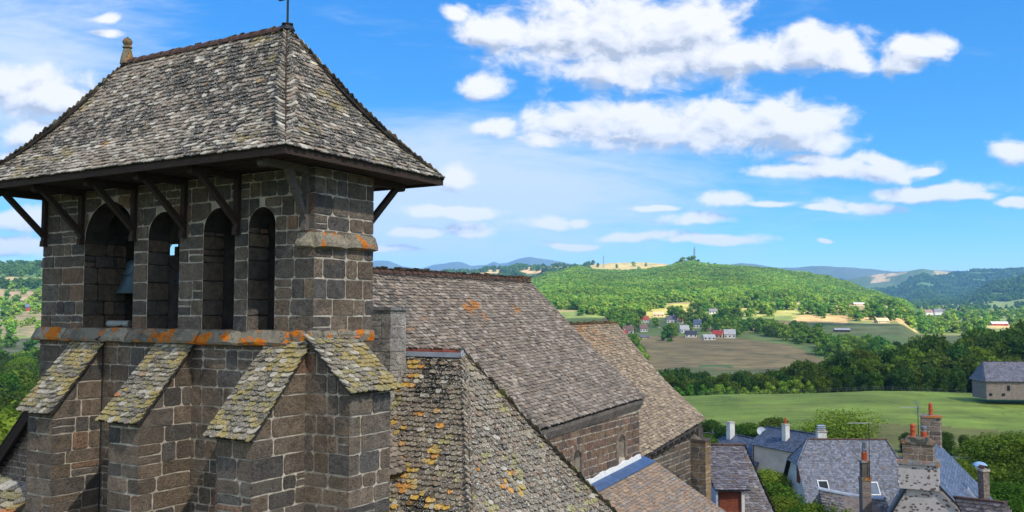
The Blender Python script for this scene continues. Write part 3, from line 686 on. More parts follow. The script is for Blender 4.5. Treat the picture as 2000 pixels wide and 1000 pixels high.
# back of the wall, closed behind the bells except for one small square hole
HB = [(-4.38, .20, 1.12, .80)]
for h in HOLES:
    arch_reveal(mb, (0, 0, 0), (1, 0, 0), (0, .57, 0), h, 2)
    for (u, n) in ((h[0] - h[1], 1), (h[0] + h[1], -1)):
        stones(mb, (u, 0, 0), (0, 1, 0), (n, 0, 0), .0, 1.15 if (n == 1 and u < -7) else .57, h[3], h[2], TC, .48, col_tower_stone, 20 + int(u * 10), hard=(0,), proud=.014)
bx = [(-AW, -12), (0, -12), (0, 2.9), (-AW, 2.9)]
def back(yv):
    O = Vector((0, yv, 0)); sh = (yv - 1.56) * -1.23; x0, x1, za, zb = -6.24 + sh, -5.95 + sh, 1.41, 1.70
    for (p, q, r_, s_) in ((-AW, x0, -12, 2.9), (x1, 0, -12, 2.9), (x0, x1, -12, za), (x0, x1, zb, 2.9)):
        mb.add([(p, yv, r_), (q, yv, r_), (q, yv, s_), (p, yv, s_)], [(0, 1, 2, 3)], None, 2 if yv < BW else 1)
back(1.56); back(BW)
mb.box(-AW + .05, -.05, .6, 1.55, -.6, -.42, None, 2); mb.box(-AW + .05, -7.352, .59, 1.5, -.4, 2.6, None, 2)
mb.add([(-AW, 0, 2.9), (0, 0, 2.9), (0, BW, 2.9), (-AW, BW, 2.9)], [(0, 1, 2, 3)], None, 1)
part(mb, 'tower_wall', [MT['stone'], MT['mortar'], MT['shade_and_mortar']])
# sill ledge under the bell openings, of separate worn stones
def moulding(name, p0, p1, out, prof, mat, seed, lmin=.5, lmax=.9, label=None):
    r = random.Random(seed); p0 = Vector(p0); p1 = Vector(p1); out = Vector(out); d = p1 - p0; L = d.length; d.normalize(); t = 0; mb = MB()
    while t < L - .02:
        w = min(r.uniform(lmin, lmax), L - t)
        if L - t - w < .25: w = L - t
        jo = r.uniform(-.012, .012); jz = r.uniform(-.014, .014); k = r.uniform(.6, 1.15)
        pts = []
        ns = 5
        for q in range(ns):
            tt = t + .008 + (w - .016) * q / (ns - 1); e = .02 if q in (0, ns - 1) else 0
            for (o_, z_) in prof:
                pts.append(p0 + d * tt + out * (o_ + (jo if o_ > .03 else 0) - (e if o_ > .03 else 0) + r.uniform(-.008, .008) * (o_ > .03)) + Vector((0, 0, z_ + jz - e * (z_ > prof[-1][1]))))
        n = len(prof); Fc = [(q * n + i, q * n + i + 1, (q + 1) * n + i + 1, (q + 1) * n + i) for q in range(ns - 1) for i in range(n - 1)]
        Fc += [tuple(range(n)), tuple(range((ns - 1) * n + n - 1, (ns - 1) * n - 1, -1))] + [(q * n + n - 1, q * n, (q + 1) * n, (q + 1) * n + n - 1) for q in range(ns - 1)]
        mb.add(pts, Fc, [c * k for c in (.36, .31, .23)]); t += w
    return part(mb, name, [MT[mat]], label=label)
SP = [(-.02, -.355), (.04, -.37), (.17, -.56), (.19, -.60), (.17, -.66), (.05, -.69), (-.02, -.69)]
moulding('sill_ledge', (-9.15, 0, 0), (-.55, 0, 0), (0, -1, 0), SP, 'ledge', 5, .8, 1.5, label='stone ledge splashed with orange lichen')
moulding('sill_ledge', (-.55, 0, 0), (.10, 0, 0), (0, -1, 0), [(-.02, -.35), (.05, -.37), (.07, -.45), (.05, -.60), (-.02, -.6)], 'ledge', 6, .3, .4)
moulding('sill_ledge', (0, -.1, 0), (0, 1.85, 0), (1, 0, 0), [(-.02, -.35), (.05, -.37), (.08, -.45), (.05, -.60), (-.02, -.6)], 'ledge', 7, .3, .5)
moulding('string_course', (0, -.03, 1.95), (0, 1.86, 1.95), (1, 0, 0), [(-.02, -.33), (.03, -.34), (.15, -.54), (.15, -.62), (.02, -.66), (-.02, -.66)], 'ledge2', 8, .8, 1.1, label='sloping stone moulding stained rusty orange')
moulding('string_course', (-.42, 0, 1.95), (.03, 0, 1.95), (0, -1, 0), [(-.02, -.33), (.03, -.34), (.12, -.54), (.12, -.62), (.02, -.66), (-.02, -.66)], 'block', 9, .5, .6)
moulding('string_course', (-AW, -.03, 1.70), (-AW, 1.86, 1.70), (-1, 0, 0), [(-.02, -.33), (.03, -.34), (.12, -.50), (.12, -.56), (-.02, -.6)], 'ledge2', 10, .6, .8)
mb = MB()
for (hc, hw, hs, hb_) in HOLES: mb.box(hc - hw + .003, hc + hw - .003, -.04, BW - .25, -.48, -.37, (.19, .165, .14))
part(mb, 'opening_sill', [MT['ledge2']])
# buttresses
def buttress(a0, a1, p, ztop, zfoot, seed, lab):
    mb = MB(); up0 = zfoot
    # front, right and left faces
    cl_hi = ((1, ),)
    sheet(mb, (0, -p, 0), (1, 0, 0), [(a0, -12), (a1, -12), (a1, zfoot), (a0, zfoot)])
    stones(mb, (0, -p, 0), (1, 0, 0), (0, -1, 0), a0 - .02, a1 + .02, -12, zfoot, TC, .5, col_tower_stone, seed, hard=(a0 - .02, a1 + .02))
    sl = (ztop - zfoot) / p          # z <= zfoot + sl*(b+p)
    for (aa, nx, sd) in ((a1, 1, 1), (a0, -1, 2)):
        sheet(mb, (aa, 0, 0), (0, 1, 0), [(-p, -12), (0, -12), (0, ztop), (-p, zfoot)])
        stones(mb, (aa, 0, 0), (0, 1, 0), (nx, 0, 0), -p - .02, 0, -12, ztop, TC, .55, col_tower_stone, seed + sd, clips=((-sl, 1, zfoot + sl * p - .02),), hard=(-p - .02,))
    b = part(mb, 'buttress', [MT['stone'], MT['mortar']], label=lab)
    o = .16; zf = zfoot - sl * .18
    rpatch('buttress_roof', (a0 - o, .0, ztop + .05), (a1 + o * .6, .0, ztop + .05), (a0 - o * 1.2, -p - .18, zf + .05), (a1 + o, -p - .18, zf + .05), .118, .15, .025, col_butt_roof, 'roof_butt', parent=None, seed=seed, curl=1.6, rnd=1.5).parent = b
    return b
buttress(-7.42, -6.54, 1.2, -.66, -2.05, 31, 'leftmost sloping buttress')
buttress(-4.38, -3.46, 1.3, -.66, -2.08, 34, 'middle sloping buttress')
buttress(-1.02, -.13, 1.42, -.62, -2.16, 37, 'sloping buttress next to the corner, its little roof thick with white lichen')
mb = MB()   # side buttress at the right end of the wall
zt, zf2, pw = -.55, -1.42, 1.0
sl = (zt - zf2) / pw
sheet(mb, (0, -.05, 0), (1, 0, 0), [(-.13, -12), (pw, -12), (pw, zf2), (-.13, zt + .1)]); 
stones(mb, (0, -.05, 0), (1, 0, 0), (0, -1, 0), -.12, pw + .02, -12, zt, TC, .42, col_tower_stone, 41, clips=((sl, 1, zt - .02),), hard=(pw + .02,))
sheet(mb, (pw, 0, 0), (0, 1, 0), [(-.05, -12), (1.15, -12), (1.15, zf2), (-.05, zf2)])
stones(mb, (pw, 0, 0), (0, 1, 0), (1, 0, 0), -.07, 1.17, -12, zf2, TC, .5, col_tower_stone, 42, hard=(-.07, 1.17))
sheet(mb, (0, 1.15, 0), (1, 0, 0), [(0, -12), (pw, -12), (pw, zf2), (0, zt)])
b = part(mb, 'buttress', [MT['stone'], MT['mortar']], label='buttress at the right end of the wall, with a small roof sloping to the right')
rpatch('buttress_roof', (.0, 1.30, zt + .06), (.0, -.18, zt + .06), (pw + .17, 1.32, zf2 - .10), (pw + .17, -.20, zf2 - .10), .118, .15, .025, col_butt_roof, 'roof_butt', seed=43, curl=1.6, rnd=1.5).parent = b
# downpipe cable between the first two buttresses
mb = MB(); mb.tube((-6.50, -.035, -12), (-6.50, -.035, -.7), .016, n=6); mb.tube((-6.50, -.035, -.7), (-6.5, -.24, -.62), .016, n=6); mb.tube((-6.5, -.24, -.62), (-6.3, .3, -.3), .014, n=6); part(mb, 'cable', [MT['iron']])
PIER = (-1.55, -.93, 3.6)
# pale block pier beside the tower
mb = MB(); PC = courses(-3, .08, .30, 4, .1); gq = lambda r, p: (lambda q: [q, q * .96, q * .92])(r.uniform(.24, .32))
pa0, pa1, pb = PIER
mb.box(pa0, pa1, pb, pb + .6, -3, .05, None, 1)
stones(mb, (0, pb, 0), (1, 0, 0), (0, -1, 0), pa0, pa1 + .02, -3, .05, PC, .34, gq, 51, hard=(pa1 + .02,), gap=.008)
stones(mb, (pa1, pb, 0), (0, 1, 0), (1, 0, 0), -.02, .6, -3, .05, PC, .34, gq, 52, hard=(-.02,), gap=.008)
mb.box(pa0 - .03, pa1 + .06, pb - .05, pb + .64, .05, .12, (.26, .25, .245))
part(mb, 'block_pier', [MT['block'], MT['mortar']], label='pale grey squared block pier')
# tower roof, bellcast
zr, ze = 6.23, 3.02; rl, rrr = (-7.2, .92), (-1.75, .92)
EL, ER, EF, EB = -9.75, .75, -1.57, 3.41
kw = dict(sag=.20, curl=1.5, rnd=1.3)
rt = rpatch('tower_roof', (rl[0], rl[1], zr), (rrr[0], rrr[1], zr), (EL, EF, ze), (ER, EF, ze), .122, .165, .022, col_tower_roof, 'roof_old', seed=61, label='long front slope of the hipped bell roof', **kw)
rt2 = rpatch('tower_roof', (rrr[0], rrr[1], zr), (rrr[0], rrr[1] + .01, zr), (ER, EF, ze), (ER, EB, ze), .122, .165, .022, col_tower_roof, 'roof_old', seed=62, label='steep triangular end slope of the hipped bell roof', **kw)
rpatch('tower_roof', (rrr[0], rrr[1], zr), (rl[0], rl[1], zr), (ER, EB, ze), (EL, EB, ze), .122, .165, .018, col_tower_roof, 'roof_old', seed=63, **kw)
rpatch('tower_roof', (rl[0], rl[1] + .01, zr), (rl[0], rl[1], zr), (EL, EB, ze), (EL, EF, ze), .122, .165, .022, col_tower_roof, 'roof_old', seed=64, **kw)
mb = MB()  # soffit boards and fascia
mb.box(EL + .06, ER - .06, EF + .06, EB - .06, 2.925, 2.965)
for (x0, x1, y0, y1) in ((EL + .02, ER - .02, EF + .03, EF + .09), (EL + .02, ER - .02, EB - .09, EB - .03), (EL + .03, EL + .09, EF + .09, EB - .09), (ER - .09, ER - .03, EF + .09, EB - .09)): mb.box(x0, x1, y0, y1, 2.87, 3.0)
y = EF + .25
while y < -.1: mb.box(EL + .1, ER - .1, y, y + .015, 2.915, 2.926); y += .22
part(mb, 'soffit', [MT['wood']])
def halfpipe(mb, p, q, r0, r1, n=7, th=.018):
    p = Vector(p); q = Vector(q); d = (q - p).normalized(); s = d.cross(Vector((0, 0, 1))).normalized(); u = s.cross(d)
    V = []
    for (c, r_) in ((p, r0), (q, r1), (p, r0 - th), (q, r1 - th)):
        for i in range(n):
            t = math.pi * (i / (n - 1)) * 1.1 - .05 * math.pi; V.append(c + s * math.cos(t) * r_ + u * math.sin(t) * r_)
    Fc = [(i, i + 1, n + i + 1, n + i) for i in range(n - 1)] + [(2 * n + i, 3 * n + i, 3 * n + i + 1, 2 * n + i + 1) for i in range(n - 1)] + [(i, 2 * n + i, 2 * n + i + 1, i + 1) for i in range(n - 1)] + [(n + i, n + i + 1, 3 * n + i + 1, 3 * n + i) for i in range(n - 1)]
    mb.add(V, Fc)
def ridge(name, p, q, step, r0, r1, mat='terracotta', parent=None, dz=-.04):
    p = Vector(p); q = Vector(q); n = max(1, int((q - p).length / step)); mb = MB(); rr_ = random.Random(n)
    for i in range(n):
        a = p.lerp(q, i / n); b = p.lerp(q, (i + 1.12) / n); dz2 = Vector((0, 0, dz + rr_.uniform(-.008, .012))); halfpipe(mb, a + dz2, b + dz2, r1, r0)
    return part(mb, name, [MT[mat]], parent=parent)
ridge('ridge_tiles', (rrr[0], rrr[1], zr), (rl[0], rl[1], zr), .33, .10, .135).parent = rt
def hipline(pts, name, r_, mat, par):
    mb = MB()
    for i in range(len(pts) - 1):
        mb.tube(pts[i], pts[i + 1], r_, r_, 6)
    part(mb, name, [MT[mat]]).parent = par
def sagpts(p, q, n1, n2, sag, n=14):
    p = Vector(p); q = Vector(q); out = []
    for i in range(n + 1):
        s = i / n; out.append(p.lerp(q, s) - Vector((0, 0, 1)) * sag * float(sagf(s)) * 1.25 + Vector((0, 0, .035)))
    return out
hipline(sagpts((rrr[0], rrr[1], zr), (ER, EF, ze), 0, 0, .20), 'hip_strip', .013, 'wood', rt2)
mb = MB(); c = (rl[0] - .02, rl[1], zr - .03)
mb.lathe([(.17, 0), (.15, .16), (.11, .33), (.085, .40), (.12, .42), (.115, .45), (.075, .47), (.11, .53), (.12, .58), (.09, .64), (.03, .68), (.0, .71)], c, 14, (.24, .19, .10)); part(mb, 'finial', [MT['ledge2']], label='rounded stone finial', smooth=False)
mb = MB(); c = Vector((rrr[0] + .02, rrr[1], zr - .05)); mb.lathe([(.17, 0), (.12, .10), (.06, .13), (.05, .15)], c, 12, (.3, .3, .3)); mb.lathe([(.17, .12), (.17, .135), (.02, .18), (.02, .2)], c, 4); mb.tube(c + Vector((0, 0, .1)), c + Vector((0, 0, 1.12)), .026, n=8); mb.tube(c + Vector((-.24, 0, .72)), c + Vector((.24, 0, .72)), .024, n=8)
for s_ in (-.24, .24): mb.lathe([(.0, -.03), (.04, 0), (0, .03)], c + Vector((s_, 0, .72)), 8)
mb.lathe([(.0, -.03), (.04, 0), (0, .05)], c + Vector((0, 0, 1.12)), 8)
part(mb, 'iron_cross', [MT['iron']])
# timber brackets carrying the eaves
def bracket(a, side, lab=None, z0=1.98, wd=.065, e2=1.16):
    s_, w0, e = (-1, 0, 1.22) if side == 'f' else (1, BW, 1.22)
    f = lambda t, z: (a, w0 + s_ * t, z)
    mb = MB()
    mb.box(a - wd, a + wd, min(w0, w0 + s_ * .11), max(w0, w0 + s_ * .11), z0 - .22, 2.78)      # wall post
    mb.box(a - wd * 1.02, a + wd * 1.02, min(w0, w0 + s_ * .14), max(w0, w0 + s_ * .14), z0 - .36, z0 - .22, taper=.1)
    mb.box(a - wd, a + wd, min(w0, w0 + s_ * e), max(w0, w0 + s_ * e), 2.78, 2.915)                # out-rigger
    mb.lathe([(.0, -.075), (.09, -.07), (.09, .07), (0, .075)], (a, w0 + s_ * e, 2.83), 8, axis=Matrix.Rotation(math.pi / 2, 3, 'Y'))
    P = [(a - wd * .9, w0 + s_ * .10, z0 + .02), (a - wd * .9, w0 + s_ * .10, z0 - .15), (a - wd * .9, w0 + s_ * e2, 2.82), (a - wd * .9, w0 + s_ * (e2 - .17), 2.82)]
    mb.prism(P, (wd * 1.8, 0, 0)); part(mb, 'timber_bracket', [MT['woodg' if lab == 'g' else 'wood']])
for a in (-.18, -2.12, -3.78, -5.48, -7.42, -8.90):
    bracket(a, 'f', 'g' if a > -1 else None, e2=.66 if a > -1 else 1.16); bracket(a, 'b')
# ---- nave
NC = courses(-12, -3, .245, 8, .3)
NZ = lambda b: -3.22 + (b - 8.7) * .30 / 7.5
n1 = rpatch('nave_roof', (-4.45, 1.9, 1.19), (-4.45, 16.3, 1.19), (.22, 1.9, NZ(1.9)), (.22, 16.3, NZ(16.3)), .125, .165, .025, col_nave_roof, 'roof_fine', sag=.10, seed=71, curl=1.4, rnd=1.3, label='long brown-grey nave roof slope')
rpatch('nave_roof', (-4.45, 16.3, 1.19), (-4.45, 1.9, 1.19), (-9.2, 16.3, -3), (-9.2, 1.9, -3), .3, .3, .03, col_nave_roof, 'roof_fine', sag=.1, seed=72)
ridge('ridge_tiles', (-4.45, 1.9, 1.22), (-4.45, 16.3, 1.22), .30, .10, .125).parent = n1
mb = MB(); mb.box(-4.62, -4.28, 1.9, 16.28, 1.06, 1.135); part(mb, 'ridge_mortar', [MT['shade_and_mortar']]).parent = n1
WN = [(11.45, .27, -4.42, -5.0), (14.75, .26, -4.32, -4.85)]
mb = MB()
sheet(mb, (0, 0, 0), (0, 1, 0), [(6, -12), (16.2, -12), (16.2, -3.2), (6, -3.55)], WN)
stones(mb, (0, 0, 0), (0, 1, 0), (1, 0, 0), 6, 16.22, -8, -3.45, NC, .38, col_nave_stone, 81, holes=WN, hard=(16.22,))
for h in WN: arch_reveal(mb, (0, 0, 0), (0, 1, 0), (-.4, 0, 0), h)
sheet(mb, (0, 16.2, 0), (1, 0, 0), [(-9, -12), (0, -12), (0, -3.2), (-4.45, 1.0), (-9, -3.2)])
sheet(mb, (-9, 0, 0), (0, 1, 0), [(1.8, -12), (16.2, -12), (16.2, -3), (1.8, -3)])
sheet(mb, (0, 0, 0), (0, 1, 0), [(1.8, -12), (6, -12), (6, -3.55), (1.8, -3.65)])
sheet(mb, (0, 1.85, 0), (1, 0, 0), [(-9, -12), (0, -12), (0, -3.5), (-4.45, 1.0), (-9, -3.2)])
part(mb, 'nave_wall', [MT['stone'], MT['mortar']])
mb = MB()
mb.prism([(.0, 6.0, NZ(6) - .42), (.0, 6.0, NZ(6) - .08), (.19, 6.0, NZ(6) - .08), (.17, 6, NZ(6) - .2), (.05, 6, NZ(6) - .42)], (0, 10.25, .41), (.23, .20, .17)); part(mb, 'nave_cornice', [MT['block']])
for h in WN:   # dressed surround standing slightly proud
    mb = MB(); rr_ = random.Random(int(h[0] * 10)); n = 9
    for i in range(n):
        t0, t1 = math.pi * (i + .06) / n, math.pi * (i + .94) / n; q = [(.03, h[0] + rad * math.cos(t), h[2] + rad * math.sin(t)) for rad, t in ((h[1], t0), (h[1] + .17, t0), (h[1] + .17, t1), (h[1], t1))]; kk = rr_.uniform(.8, 1.2); mb.prism(q, (-.06, 0, 0), (.27 * kk, .21 * kk, .16 * kk))
    for sgn in (-1, 1):
        zz = h[3]
        while zz < h[2] - .05:
            hh_ = min(.26, h[2] - zz); kk = rr_.uniform(.8, 1.2); y0, y1 = sorted((h[0] + sgn * h[1], h[0] + sgn * (h[1] + .17))); mb.box(-.03, .03, y0, y1, zz + .01, zz + hh_ - .01, (.27 * kk, .21 * kk, .16 * kk)); zz += hh_
    part(mb, 'window_surround', [MT['stone']])
for h in WN:
    mb = MB(); V = [(-.30, h[0] - h[1], h[3]), (-.30, h[0] + h[1], h[3])] + [(-.30, h[0] + h[1] * math.cos(t), h[2] + h[1] * math.sin(t)) for t in np.linspace(0, math.pi, 9)]; mb.poly(V)
    w = part(mb, 'arched_window', [MT['glass']]); mb = MB(); mb.tube((-.27, h[0], h[3]), (-.27, h[0], h[2] + h[1]), .012, n=5)
    for zz in (h[3] + .15, h[3] + .3, h[2] + .05): mb.tube((-.27, h[0] - h[1], zz), (-.27, h[0] + h[1], zz), .008, n=5)
    part(mb, 'window_bars', [MT['iron']], parent=w)
# ---- choir
c1_ = rpatch('choir_roof', (-4.45, 16.3, -.55), (-4.45, 24.2, -.52), (-.38, 16.35, -5.28), (-.36, 24.25, -4.50), .125, .165, .025, col_choir_roof, 'roof_fine', sag=.16, seed=91, curl=1.5, rnd=1.4, label='choir roof slope beyond the nave, edged with orange lichen')
rpatch('choir_roof', (-4.45, 24.2, -.52), (-4.45, 16.3, -.55), (-8.5, 24.2, -4.6), (-8.5, 16.3, -4.6), .3, .3, .03, col_choir_roof, 'roof_fine', sag=.1, seed=92)
WC = [(21.9, .26, -6.75, -7.6)]
mb = MB(); CCs = courses(-12, -4, .26, 9, .3)
sheet(mb, (-.75, 0, 0), (0, 1, 0), [(16.2, -12), (24.1, -12), (24.1, -4.6), (16.2, -5.25)], WC)
stones(mb, (-.75, 0, 0), (0, 1, 0), (1, 0, 0), 16.2, 24.12, -9, -4.9, CCs, .40, col_tower_stone, 95, holes=WC, hard=(24.12,), clips=((-.082, 1, -5.45 - .082 * 16.2),))
for h in WC: arch_reveal(mb, (-.75, 0, 0), (0, 1, 0), (-.4, 0, 0), h)
sheet(mb, (0, 24.1, 0), (1, 0, 0), [(-8, -12), (-.75, -12), (-.75, -4.8), (-4.45, -.75), (-8, -4.8)])
sheet(mb, (-8, 0, 0), (0, 1, 0), [(16.2, -12), (24.1, -12), (24.1, -4.8), (16.2, -4.8)])
part(mb, 'choir_wall', [MT['stone'], MT['mortar']])
for h in WC:
    mb = MB(); V = [(-1.05, h[0] - h[1], h[3]), (-1.05, h[0] + h[1], h[3])] + [(-1.05, h[0] + h[1] * math.cos(t), h[2] + h[1] * math.sin(t)) for t in np.linspace(0, math.pi, 9)]; mb.poly(V); part(mb, 'arched_window', [MT['glass']])
bb = 17.0; k = 0
while bb < 23.4:
    zc = -5.42 + (bb - 16.3) * .082; mb = MB(); mb.prism([(-.75, bb, zc), (-.75, bb, zc - .30), (-.62, bb, zc - .28), (-.46, bb, zc - .10), (-.46, bb, zc)], (0, .16, 0), (.12, .10, .09)); part(mb, 'corbel', [MT['stone']]); bb += .62
mb = MB(); mb.prism([(-.74, 16.3, -5.42), (-.74, 16.3, -5.30), (-.44, 16.3, -5.30), (-.44, 16.3, -5.42)], (0, 7.7, .63), (.10, .09, .08)); part(mb, 'choir_cornice', [MT['stone']])
mb = MB(); sheet(mb, (0, 23.45, 0), (1, 0, 0), [(-.75, -12), (-.12, -12), (-.12, -5.35), (-.75, -4.95)])
stones(mb, (0, 23.45, 0), (1, 0, 0), (0, -1, 0), -.75, -.10, -10, -5.3, CCs, .45, col_tower_stone, 97, hard=(-.10,))
sheet(mb, (-.12, 0, 0), (0, 1, 0), [(23.45, -12), (24.1, -12), (24.1, -5.35), (23.45, -5.35)])
stones(mb, (-.12, 0, 0), (0, 1, 0), (1, 0, 0), 23.43, 24.12, -10, -5.35, CCs, .5, lambda r, p: (lambda q: [q * .26, q * .18, q * .10])(r.uniform(.8, 1.2)), 98, hard=(23.43, 24.12))
mb.box(-.75, -.08, 23.41, 24.14, -5.37, -5.28, (.12, .10, .085)); mb.box(-.75, -.40, 23.5, 24.05, -5.28, -4.85, (.11, .095, .085)); part(mb, 'buttress', [MT['stone'], MT['mortar']], label='slim corner buttress of the choir')
# ---- aisle with warm slates, zinc and lime flashing against the nave
ZA = lambda b: -5.33 + (b - 12) * .06
a1_ = rpatch('aisle_roof', (.32, 6.5, ZA(6.5) - .12), (.32, 16.75, ZA(16.5) - .12), (5.2, 6.5, -8.0), (5.2, 16.75, -7.95), .115, .15, .022, col_aisle_roof, 'roof_fine', sag=.03, seed=101, curl=1.1, rnd=1.1, label='warm brown slated aisle roof')
mb = MB(); mb.prism([(.01, 8.2, ZA(8.2) + .02), (.01, 8.2, ZA(8.2) + .05), (.44, 8.2, ZA(8.2) - .10), (.44, 8.2, ZA(8.2) - .135)], (0, 8.4, .504)); part(mb, 'zinc_flashing', [MT['zinc']])
mb = MB(); rr_ = random.Random(4); n = 40; top = [(.045, 9 + 7.25 * i / n, ZA(9 + 7.25 * i / n) + .13 + rr_.uniform(0, .07)) for i in range(n + 1)]
for i in range(n): mb.add([top[i], top[i + 1], (.075, top[i + 1][1], ZA(top[i + 1][1]) + .03), (.075, top[i][1], ZA(top[i][1]) + .03), (.0, top[i][1], top[i][2] + .02), (.0, top[i + 1][1], top[i + 1][2] + .02)], [(0, 3, 2, 1), (4, 0, 1, 5)])
part(mb, 'lime_flashing', [MT['lime']])
mb = MB(); mb.box(0.05, 5.0, 6.6, 16.55, -12, -8.15, None, 1)
mb.prism([(.05, 16.55, -8.15), (.05, 16.55, -5.3), (5.0, 16.55, -8.15)], (0, -.3, 0), None, 1); part(mb, 'aisle_wall', [MT['stone'], MT['mortar']])
# ---- chapel with a hipped roof in front of the nave
RL, RR_ = (-1.37, 4.5, -.97), (.54, 4.5, -.97)
CBL, CC_, CD = (-3.1, 1.95, -4.5), (3.15, 1.17, -5.6), (3.72, 7.7, -5.6)
kw = dict(curl=1.6, rnd=1.35, sag=.06)
ch = rpatch('chapel_roof', RL, RR_, (-3.2, 1.17, -5.6), CC_, .125, .155, .03, col_chapel_roof, 'roof_old', seed=111, label='chapel roof slope of round grey stone tiles with black moss and yellow lichen', **kw)
ch2 = rpatch('chapel_roof', RR_, (RR_[0], RR_[1] + .01, RR_[2]), CC_, CD, .125, .155, .03, col_chapel_roof, 'roof_old', seed=112, label='chapel roof end slope', **kw)
rpatch('chapel_roof', RR_, RL, CD, (-3.2, 7.7, -5.6), .2, .2, .03, col_chapel_roof, 'roof_old', seed=113, **kw)
hipline([p for p in sagpts(RR_, CC_, 0, 0, .06)], 'hip_strip', .013, 'wood', ch2)
ridge('ridge_tiles', (RL[0], RL[1], RL[2] + .05), (RR_[0], RR_[1], RR_[2] + .05), .48, .09, .10, mat='pot').parent = ch
bpy.data.objects['ridge_tiles.002'].data.materials[0] = plain('brick_red_ridge', (.28, .085, .06), .7, .35, 5, .2)
mb = MB(); mb.box(RL[0] - .02, RR_[0] + .04, RL[1] - .15, RL[1] + .15, RL[2] - .09, RL[2] + .02); mb.tube((RR_[0] + .0, 4.5, -.98), (RR_[0] + .07, 4.5, -.98), .12, n=12); part(mb, 'ridge_flashing', [MT['zincw']]).parent = ch
mb = MB(); mb.box(-3, 2.9, 1.5, 7.4, -12, -5.62, None, 1); part(mb, 'chapel_wall', [MT['stone'], MT['mortar']])
# ---- lower roofs at the far left, behind and below the bell wall
rpatch('side_roof', (-9.3, 1.3, -.52), (-9.3, 6.5, -.52), (-15.2, 1.3, -6.2), (-15.2, 6.5, -6.2), .15, .19, .03, col_nave_roof, 'roof_fine', sag=.05, seed=121, curl=1.3, rnd=1.3)
mb = MB(); mb.prism([(-9.3, 1.2, -.50), (-9.3, 1.2, -.86), (-15.3, 1.2, -6.64), (-15.3, 1.2, -6.28)], (0, .12, 0)); mb.tube((-9.3, 1.12, -.95), (-15.2, 1.12, -6.7), .03, n=6); mb.tube((-9.3, 1.1, -.62), (-15.2, 1.1, -6.3), .025, n=6); part(mb, 'verge_board', [MT['wood']])
mb = MB(); sheet(mb, (0, 1.5, 0), (1, 0, 0), [(-15, -12), (-8.9, -12), (-8.9, -.5), (-15, -6.3)])
stones(mb, (0, 1.5, 0), (1, 0, 0), (0, -1, 0), -15, -8.9, -12, -.5, courses(-12, 0, .17, 17, .5), .22, lambda r, p: (lambda q: [q * .21, q * .175, q * .165])(r.uniform(.7, 1.3)), 123, clips=((-.951, 1, -.70 + .951 * 9.3),)); part(mb, 'side_wall', [MT['stone'], MT['mortar']])
rpatch('side_roof', (-9.9, -.95, -3.95), (-7.44, -.95, -4.10), (-9.9, -2.6, -5.0), (-7.44, -2.6, -5.1), .21, .30, .035, col_butt_roof, 'roof_butt', seed=122, curl=2.2, rnd=1.8, label='small mossy porch roof at the lower left')
mb = MB(); mb.box(-9.7, -7.46, -2.4, -1.2, -12, -5.15, None, 1); mb.box(-9.7, -7.46, -1.2, 1.4, -12, -4.25, None, 1); part(mb, 'side_wall', [MT['stone'], MT['mortar']])

# ---- bells and floodlights in the openings
def bell(a, b, ztop, rad, lab):
    p = P0 + E1 * a + E2 * b; o = thing('bell', lab, 'bell', (p.x, p.y, ztop - rad * 1.9), -TH, 'bells in the bell wall')
    mb = MB(); k = rad
    mb.lathe([(1.0 * k, 0), (.97 * k, .06 * k), (.78 * k, .38 * k), (.62 * k, .8 * k), (.55 * k, 1.25 * k), (.50 * k, 1.45 * k), (.30 * k, 1.58 * k), (.05 * k, 1.62 * k)], (0, 0, 0), 28); mb.build('bell_body', [MT['bell']], o, smooth=True)
    mb = MB(); mb.box(-.06, .06, -.4, .4, 1.66 * k, 1.66 * k + .22); mb.build('headstock', [MT['wood']], o)
    mb = MB(); n = 22
    for i in range(n):
        t0, t1 = 2 * math.pi * i / n, 2 * math.pi * (i + 1) / n; mb.tube((math.cos(t0) * k * .9, -.36, math.sin(t0) * k * .9 + 1.7 * k), (math.cos(t1) * k * .9, -.36, math.sin(t1) * k * .9 + 1.7 * k), .012, n=5)
    mb.build('bell_wheel', [MT['iron']], o)
bell(-6.86, 1.13, 1.47, .53, 'large bluish bronze bell in the widest bell opening')
bell(-4.98, 1.13, 1.40, .38, 'smaller bell half hidden in the second opening from the left')
def flood(a, b, z, ang, lab, L=.5):
    p = P0 + E1 * a + E2 * b; o = thing('floodlight', lab, 'floodlight', (p.x, p.y, z), -TH + ang, 'floodlights on the sill of the bell wall')
    mb = MB(); mb.tube((0, 0, .10), (L, 0, .10), .075, n=14); mb.build('lamp_housing', [MT['steelp']], o, smooth=False)
    mb = MB(); mb.tube((-.012, 0, .10), (0.0, 0, .10), .068, n=14); mb.build('lens', [MT['glass']], o)
    mb = MB(); mb.box(L * .4, L * .55, -.05, .05, 0, .04); mb.build('foot', [MT['iron']], o)
flood(-6.92, .38, -.37, R(14), 'white tube floodlight lying below the large bell', .62)
flood(-4.28, .42, -.37, R(5), 'white floodlight end beside the second pier', .4)
flood(-2.55, .55, -.37, R(5), 'white floodlight behind the third pier from the left', .4)
flood(-1.32, .55, -.37, R(5), 'white floodlight in the narrow arched opening', .4)

